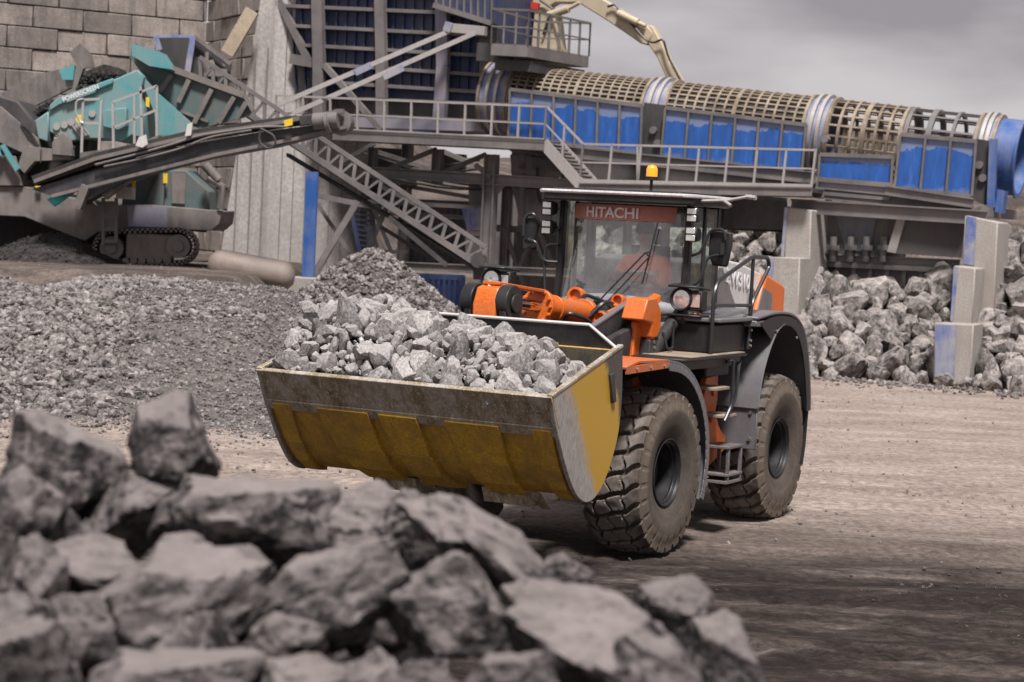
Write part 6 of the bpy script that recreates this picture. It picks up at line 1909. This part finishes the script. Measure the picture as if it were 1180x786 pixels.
# tracks
def track(Y):
    c0_, c1_ = wp(128, 286, Y), wp(205, 284, Y); r_ = .42
    out = []
    for i in range(13): t = math.pi / 2 + math.pi * i / 12; out.append(c0_ + Vector((math.cos(t) * r_, 0, math.sin(t) * r_)))
    for i in range(13): t = -math.pi / 2 + math.pi * i / 12; out.append(c1_ + Vector((math.cos(t) * r_, 0, math.sin(t) * r_)))
    e = bpy.data.objects.new('crawler_track', None); C.objects.link(e); e.parent = sc; e['mw'] = list(sc['mw'])
    b = MB(); ring = out + [out[0]]
    for i in range(len(ring) - 1):
        a, c_ = ring[i], ring[i + 1]; m_ = max(1, round((c_ - a).length / .13)); d = (c_ - a).normalized(); nn = Vector((-d.z, 0, d.x))
        b.prism([a, c_, c_ - nn * .05, a - nn * .05], (0, .5, 0))
        for k in range(m_):
            p = a.lerp(c_, (k + .5) / m_); b.box(p + Vector((0, .25, 0)) + nn * -.0, (.05, .5, .12), Matrix.Rotation(-math.atan2(d.z, d.x), 3, 'Y'))
    b.build('track_shoes', M['greymach'], e)
    b = MB(); m_ = wp(150, 290, Y); n2_ = wp(196, 286, Y); b.b2((c0_.x + .35, Y + .08, c0_.z - .25), (c1_.x - .15, Y + .42, c1_.z + .28)); b.build('track_frame', M['greymach'], e, bevel=.03)
    b = MB()
    for c_ in (c0_, c1_): b.cyl(c_ + Vector((0, .02, 0)), c_ + Vector((0, .45, 0)), .30, n=20); b.cyl(c_ + Vector((0, -.04, 0)), c_ + Vector((0, .02, 0)), .14, n=12)
    for i in range(7): p = c0_.lerp(c1_, (i + .7) / 8) + Vector((0, 0, -.34)); b.cyl(p + Vector((0, .05, 0)), p + Vector((0, .42, 0)), .09, n=10)
    b.build('idler_wheels', M['steel'], e)
track(SY - .35); track(SY + 2.1)
b = MB(); wpoly(b, [(-60, 240), (30, 246), (96, 270), (112, 262), (150, 258), (215, 258), (212, 296), (100, 300), (-60, 302)], SY + 2.7, .3); wpoly(b, [(205, 252), (240, 252), (236, 268), (215, 266)], SY + 1.5, .3); b.build('shadow_void', M['belt'], sc)  # dark sheets standing in for the shadow void below the chassis
# ladder in front
b = MB(); wline(b, (119, 228), (119, 282), SY - .5, .08); wline(b, (134, 228), (134, 280), SY - .5, .08)
for y in (234, 249, 264, 278): wline(b, (119, y), (134, y), SY - .5, .06, .10)
b.build('ladder', M['steel'], sc)
b = MB(); wline(b, (136, 222), (154, 223), SY - .4, .5, .3); b.build('service_deck', M['steel_light'], sc)
# engine housing
b = MB(); wpoly(b, [(142, 210), (168, 196), (214, 196), (240, 220), (241, 243), (140, 238)], SY + .5, 1.7); b.build('engine_housing', M['teal_dirty'], sc, bevel=.03)
b = MB(); wpoly(b, [(198, 199), (214, 200), (213, 235), (198, 234)], SY + .44, .06); b.build('radiator_grille', M['greymach'], sc)
b = MB(); wpoly(b, [(178, 212), (184, 196), (190, 196), (188, 237), (168, 236)], SY + .3, .2); b.build('housing_post', M['teal_dirty'], sc)
b = MB(); wpoly(b, [(188, 200), (193, 200), (193, 211), (188, 211)], SY + .27, .03); wpoly(b, [(152, 208), (156, 208), (156, 216), (152, 216)], SY + .2, .03); wpoly(b, [(40, 207), (47, 207), (47, 216), (41, 217)], SY - .2, .03); b.build('warning_sticker', M['yellow_tag'], sc)
b = MB(); b.cyl(wp(236, 190, SY), wp(252, 208, SY), .12); b.tube([wp(240, 205, SY), wp(256, 215, SY), wp(254, 240, SY)], .10, n=8); b.build('folding_arm', M['greymach'], sc)
# teal screen box
b = MB()
wpoly(b, [(38, 140), (56, 128), (56, 164), (38, 158)], SY + .1, .6)
wpoly(b, [(56, 124), (66, 116), (128, 93), (158, 80), (166, 88), (160, 110), (166, 120), (166, 160), (152, 156), (140, 164), (118, 160), (100, 160), (82, 163), (56, 152)], SY + .2, 1.6)
sb = b.build('screen_box', M['teal'], sc, bevel=.03)
b = MB(); wpoly(b, [(57, 121), (66, 113), (130, 90), (130, 96), (68, 121), (57, 128)], SY + .1, 1.75); wpoly(b, [(118, 127), (145, 124), (146, 145), (136, 150), (118, 146)], SY - .1, .5); b.build('screen_cover', M['teal'], sb, bevel=.02)
b = MB(); wpoly(b, [(76, 109), (109, 97), (110, 106), (77, 118)], SY + .05, .04); nb = b.build('name_board', M['teal'], sb)
c_ = wp(93, 107.5, SY + .045); d_ = (wp(108, 101.5, SY) - wp(78, 113, SY))
Wl = wp(93, 107.5, SY + .045) - mw(sb).translation
mtx = basis((d_.x, 0, d_.z), (0, 0, 1), Wl)
text('POWERSCREEN', .165, mtx, M['white'], 'lettering', nb, .003, .003, .84)
b = MB()
for x, y in ((65, 146), (74, 144), (82, 141), (106, 131)): q_ = wp(x, y, SY + .15); b.cyl(q_, q_ + Vector((0, .1, 0)), .09, n=10)
for k in range(4): wline(b, (84 + k * 3, 145 - k), (94 + k * 3, 158 - k), SY + .14, .04)
b.build_each('screen_bolt', M['steel_light'], sb)
b = MB(); q_ = wp(92, 137, SY - .1); b.cyl(q_, q_ + Vector((0, .06, 0)), .11, n=12); wpoly(b, [(168, 112), (172, 112), (172, 124), (168, 122)], SY - .2, .04); b.build('yellow_tag', M['yellow_tag'], sc)
# teal hopper with ribs (upper right)
b = MB()
wpoly(b, [(152, 52), (158, 50), (194, 78), (284, 112), (292, 126), (286, 134), (230, 148), (205, 140), (178, 104), (160, 80), (150, 66)], SY + .9, .12)
hpo = b.build('hopper_side', M['teal_dirty'], sc)
b = MB(); wpoly(b, [(152, 50), (185, 60), (198, 80), (172, 76), (152, 64)], SY + .3, .9); b.build('hopper_lip', M['teal'], sc)
b = MB()
wline(b, (162, 66), (282, 110), SY + .8, .10, .16); wline(b, (282, 110), (292, 128), SY + .8, .1)
for a, c_ in (((198, 86), (184, 106)), ((218, 92), (206, 118)), ((244, 103), (224, 142)), ((270, 112), (252, 142)), ((284, 118), (272, 138))): wline(b, a, c_, SY + .82, .14, .12)
wline(b, (178, 104), (218, 152), SY + .82, .1); wline(b, (208, 128), (240, 140), SY + .84, .07)
b.build('hopper_rib', M['greymach'], sc)
b = MB(); wpoly(b, [(160, 82), (180, 106), (220, 142), (218, 156), (180, 156), (178, 130), (166, 100)], SY + .4, .3); b.build('hopper_underside', M['teal'], sc)
# feed end left: grey plates, chute, dark hopper with coal-like material
b = MB(); wpoly(b, [(-60, 118), (0, 110), (20, 116), (40, 140), (46, 172), (28, 178), (-60, 178)], SY + .0, 1.8); b.build('drum_guard', M['steel_dark'], sc, bevel=.05)
b = MB(); wpoly(b, [(-60, 130), (0, 122), (44, 160), (46, 172), (30, 178), (-10, 160), (-60, 150)], SY - .15, .12)
wpoly(b, [(28, 168), (64, 172), (84, 168), (82, 184), (40, 186), (28, 200), (20, 192)], SY - .2, .3)
wpoly(b, [(60, 164), (72, 152), (80, 160), (84, 180), (60, 178)], SY - .3, .25); wpoly(b, [(-60, 172), (18, 180), (26, 214), (-60, 214)], SY - .1, 1.5)
b.build('feed_plate', M['greymach'], sc, bevel=.01)
b = MB()
for i in range(5): wline(b, (24 + i * 2, 143 + i * 3.4), (36 + i * 2, 154 + i * 3.4), SY - .17, .05)
b.b2(wp(46, 188, SY - .25), wp(48, 172, SY - .2)); b.build('feed_slot', M['belt'], sc)
b = MB(); wpoly(b, [(0, 168), (4, 166), (22, 194), (18, 198)], SY - .4, .15); wpoly(b, [(-20, 150), (-6, 158), (2, 180), (-12, 178)], SY - .4, .2); b.build('teal_ram', M['teal'], sc)
b = MB(); wpoly(b, [(54, 230), (62, 238), (104, 208), (98, 200)], SY - 1.3, .2); b.build('teal_strut', paint('bright_teal_paint', (.03, .42, .46), .45, amt=.2), sc)
b = MB(); wpoly(b, [(0, 108), (50, 84), (86, 76), (92, 96), (40, 122), (10, 116)], SY + 2.0, .2); wpoly(b, [(80, 60), (92, 50), (104, 62), (108, 78), (90, 78)], SY + 2.2, .2); wpoly(b, [(75, 92), (92, 74), (96, 78), (88, 102), (76, 100)], SY + 1.6, .3)
b.build('side_wing', M['greymach'], sc)
b = MB(); wpoly(b, [(68, 80), (86, 75), (84, 92), (72, 92)], SY + 1.5, .2); b.build('wing_bracket', M['teal'], sc)
b = MB(); wpoly(b, [(-60, 208), (-8, 208), (104, 150), (100, 175), (-8, 226), (-60, 226)], SY + .6, 1.3); wpoly(b, [(60, 200), (150, 180), (150, 215), (60, 222)], SY + .8, .8); b.build('machine_core', M['belt'], sc)
# grit heaped in the machine
P = []; 
for i in range(900):
    a = wp(90 + 50 * rng.random(), 84 + 28 * rng.random() - 0, SY + 1.6 + .9 * rng.random()); P.append(a[:])
for i in range(500):
    f = rng.random(); a = wp(34 + 26 * f, 140 - 16 * f - 8 * rng.random(), SY + .9 + rng.random()); P.append(a[:])
b = MB(); wpoly(b, [(88, 88), (104, 80), (120, 74), (136, 78), (142, 92), (130, 104), (90, 110)], SY + 1.8, 1.0); wpoly(b, [(34, 150), (40, 128), (58, 118), (58, 140)], SY + 1.1, .5); b.build('screened_grit', M['coal'], sc)
gs = stones('loose_grit', None, np.array(P), .05 + .05 * rng.random(len(P)), M['coal'], 61); gs.parent = sc; gs.location = -mw(sc).translation
# gate railings on the machine
b = MB()
for a, c_ in (((96, 115), (117, 114)), ((96, 142), (114, 142)), ((96, 115), (94, 178)), ((117, 114), (114, 176)), ((130, 118), (181, 99)), ((131, 147), (180, 127)), ((130, 118), (131, 174)), ((155, 108), (155, 168)), ((162, 100), (164, 160)), ((181, 99), (181, 158)), ((94, 178), (114, 176))):
    wline(b, a, c_, SY - .7, .06)
b.tube([wp(96, 114, SY - .75), wp(88, 116, SY - .75), (wp(87, 130, SY - .75)), wp(92, 140, SY - .75), wp(96, 142, SY - .75)], .03, n=6, round_=.1)
b.build('gate_railing', M['steel_light'], sc)
b = MB(); wpoly(b, [(92, 176), (150, 168), (182, 156), (182, 162), (152, 176), (92, 184)], SY - .8, .9); b.build('gate_platform', M['greymach'], sc)

# dark hopper box with blue edges above the machine
hb = thing('hopper_box', 'open dark hopper box with blue corner posts in front of the block wall', 'hopper', wp(215, 100, 56))
b = MB(); wpoly(b, [(180, 42), (222, 41), (216, 86), (190, 78)], 56.5, .1); wpoly(b, [(222, 41), (266, 74), (262, 104), (238, 92), (216, 86)], 55.6, .15); b.build_each('box_wall', M['steel_dark'], hb)
b = MB(); wline(b, (180, 42), (184, 58), 55.5, .14); wline(b, (223, 42), (216, 86), 55.4, .16); wline(b, (223, 42), (180, 42), 55.5, .08); wpoly(b, [(248, 62), (268, 74), (258, 76)], 55.4, .05); b.build_each('blue_post', M['blue_worn'], hb)
b = MB(); b.cyl(wp(238, 72, 55.4), wp(244, 86, 55.4), .2); wline(b, (240, 84), (262, 84), 55.3, .2); wline(b, (239, 60), (237, 90), 55.3, .1)
wline(b, (224, 42), (266, 74), 55.4, .1); wline(b, (182, 60), (185, 140), 55.6, .2); wline(b, (262, 100), (258, 140), 55.6, .2); b.build('box_frame', M['greymach'], hb)

# ---- stacking belt boom crossing in front
sb_ = thing('belt_conveyor', 'long black belt conveyor boom rising from the screener to a drum head at the walkway', 'conveyor', Vector((wp(60, 230, 47).x, 48, 1.6)))
b = MB()
BY = 49.0; BY2 = 47.6
def yb(x): return BY + (BY2 - BY) * (x - 30) / 360.
def bpoly(b, pts, t, off=0.0): return b.prism([wp(x, y, yb(x) + off) for x, y in pts], (0, t, 0))
bpoly(b, [(36, 203), (110, 176), (220, 150), (330, 134), (352, 133), (352, 142), (330, 144), (220, 161), (110, 190), (40, 214)], 1.0); b.build('upper_belt', M['belt'], sb_)
b = MB(); bpoly(b, [(36, 218), (110, 196), (200, 170), (300, 152), (380, 142), (386, 150), (320, 168), (240, 182), (150, 206), (90, 236), (100, 214), (60, 226)], .9, .05); b.build('belt_housing', paint('black_belt_side_housing', (.022, .023, .032), .5, amt=.35, scale=1.0, dirt=(.11, .10, .10)), sb_)
b = MB()
def bline(b, a, c_, off, w, h=None): b.bar(wp(*a, yb(a[0]) + off), wp(*c_, yb(c_[0]) + off), w, h)
for a, c_ in (((40, 209), (110, 183)), ((110, 183), (220, 157)), ((220, 157), (330, 140)), ((330, 140), (390, 132))): bline(b, a, c_, -.06, .10, .09)
for a, c_ in (((60, 226), (150, 203)), ((150, 203), (250, 178)), ((250, 178), (340, 160)), ((340, 160), (400, 146))): bline(b, a, c_, -.05, .08, .08)
b.build('side_rail', M['greymach'], sb_)
b = MB()
b.tube([wp(x, y, yb(x) - .12) for x, y in ((110, 190), (150, 180), (200, 166), (230, 156), (300, 146), (330, 146))], .035, n=6, round_=.3)
b.tube([wp(x, y, yb(x) - .12) for x, y in ((120, 192), (160, 184), (210, 171), (240, 158), (290, 150))], .03, n=6, round_=.3); b.build('hydraulic_hose', M['steel'], sb_)
b = MB(); bpoly(b, [(160, 158), (168, 155), (170, 166), (164, 170), (156, 168)], .08, -.3); bpoly(b, [(216, 143), (222, 141), (220, 156), (213, 157)], .08, -.3); b.build('white_bracket', M['offwhite'], sb_)
b = MB()
h0 = wp(352, 146, yb(352)); b.bar(wp(338, 138, yb(338) - .15), wp(396, 128, yb(396) - .15), .18, .10); b.cyl(wp(362, 140, yb(362) - .2), wp(390, 138, yb(390) - .2), .20, n=16); b.cyl(wp(390, 140, yb(390)), wp(390, 140, yb(390)) + Vector((0, 1.1, 0)), .30, n=20)
b.cyl(wp(376, 142, yb(376) - .25), wp(380, 141, yb(380) - .25), .24, n=16)
b.build('head_drum', M['steel'], sb_)
b = MB(); bpoly(b, [(327, 139), (337, 136), (337, 144), (328, 146)], .05, -.3); b.build('yellow_tag', M['yellow_tag'], sb_)
b = MB(); b.tube([wp(x, y, yb(x) - .25) for x, y in ((300, 148), (316, 156), (318, 168), (308, 172), (298, 164), (300, 150))], .03, n=6, round_=.2); bpoly(b, [(345, 134), (366, 132), (364, 142), (346, 144)], .2, -.3); b.build('motor', M['steel_dark'], sb_)
b = MB(); bline(b, (100, 214), (90, 240), 0, .2); bline(b, (150, 204), (120, 226), .3, .2); b.build_each('support_leg', M['greymach'], sb_)

# cables and pipes strung along the frame
DEFAULT_M = I4
b = MB(); rc = random.Random(4)
for k in range(5):
    x0, y0_ = 400 + rc.random() * 60, 172 + rc.random() * 30; v = rc.uniform(-1.6, 1.5)
    a, c_ = pp(x0, y0_, v), pp(x0 + 120 + rc.random() * 120, y0_ + 8 + rc.random() * 20, v)
    m_ = (a + c_) / 2 - Vector((0, 0, .4)); b.tube([a, m_, c_], .035, n=6, round_=1.5)
for k in range(4):
    x0 = 590 + rc.random() * 330; v = rc.uniform(-1.7, -1.2); a = pp(x0, 190 + (x0 - 590) * .1, v); b.tube([a, a + Vector((.05, 0, -.8)), a + Vector((.3, .1, -1.2))], .03, n=6, round_=.2)
b.build_each('cable', M['belt'], fr, M=PM)
b = MB(); pline(b, (590, 196), (660, 203), -1.0, .14); pline(b, (590, 206), (660, 214), -.6, .10); pline(b, (602, 178), (602, 260), -.9, .12); pline(b, (634, 215), (634, 262), -.7, .10); b.build_each('pipe', M['steel'], fr, M=PM)

# ---- odds and ends behind and under the plant
for k, (x, y, w, h, v, m_, lab) in enumerate([(705, 205, 1.6, .8, .6, 'sheet', 'dull grey gearbox housing under the stair right of the upper walkway'), (800, 215, 2.2, .6, .4, 'steel_dark', 'dark steel drive unit under the walkway above the cab roof')]):
    o = pthing('drive_unit', lab, 'machine', x, y, v); p = pp(x, y, v)
    b = MB(); b.b2((p.x - w / 2, v - .4, p.z - h / 2), (p.x + w / 2, v + .4, p.z + h / 2)); b.build('housing', M[m_], o, M=PM, bevel=.04)
    b = MB(); b.cyl((p.x + w * .3, v - .5, p.z), (p.x + w * .3, v - .38, p.z), h * .35, n=18); b.build('cover', M['steel'], o, M=PM)
    b = MB(); b.bar((p.x - w * .35, v, p.z - h / 2), (p.x - w * .35, v, 0), .2); b.bar((p.x + w * .35, v, p.z - h / 2), (p.x + w * .35, v, 0), .2); b.build('stand_leg', M['steel_dark'], o, M=PM)
# dark fines spilled under the screener
fx_ = wp(60, 290, 50); heap('fines_heap_bed', 'dark fines spilled on the bank under the screening machine', 'fines', lambda x, y: 1.85 + cone_h(x, y, fx_.x, 50.8, .75, .42), fx_.x - 3, fx_.x + 3, 48, 53, .2, 1500, .02, .06, 62, mats=('coal', 'coal'))
# boulder on the far slope at the right edge
for (x, y, Y, s_, lab) in ((1161, 292, 62, .75, 'lone pale boulder on the far grey slope beside the right pier'), (1176, 300, 60, .5, 'second pale boulder on the far slope cut by the right edge')):
    p = wp(x, y, Y); rock_obj('boulder', pile_meshes[3], (p.x, p.y, p.z), (s_ * 1.1, s_, s_ * .7), (0, .1, 1.0), lab, 'boulder')

for o in list(bpy.data.objects):
    if 'mw' in o: del o['mw']
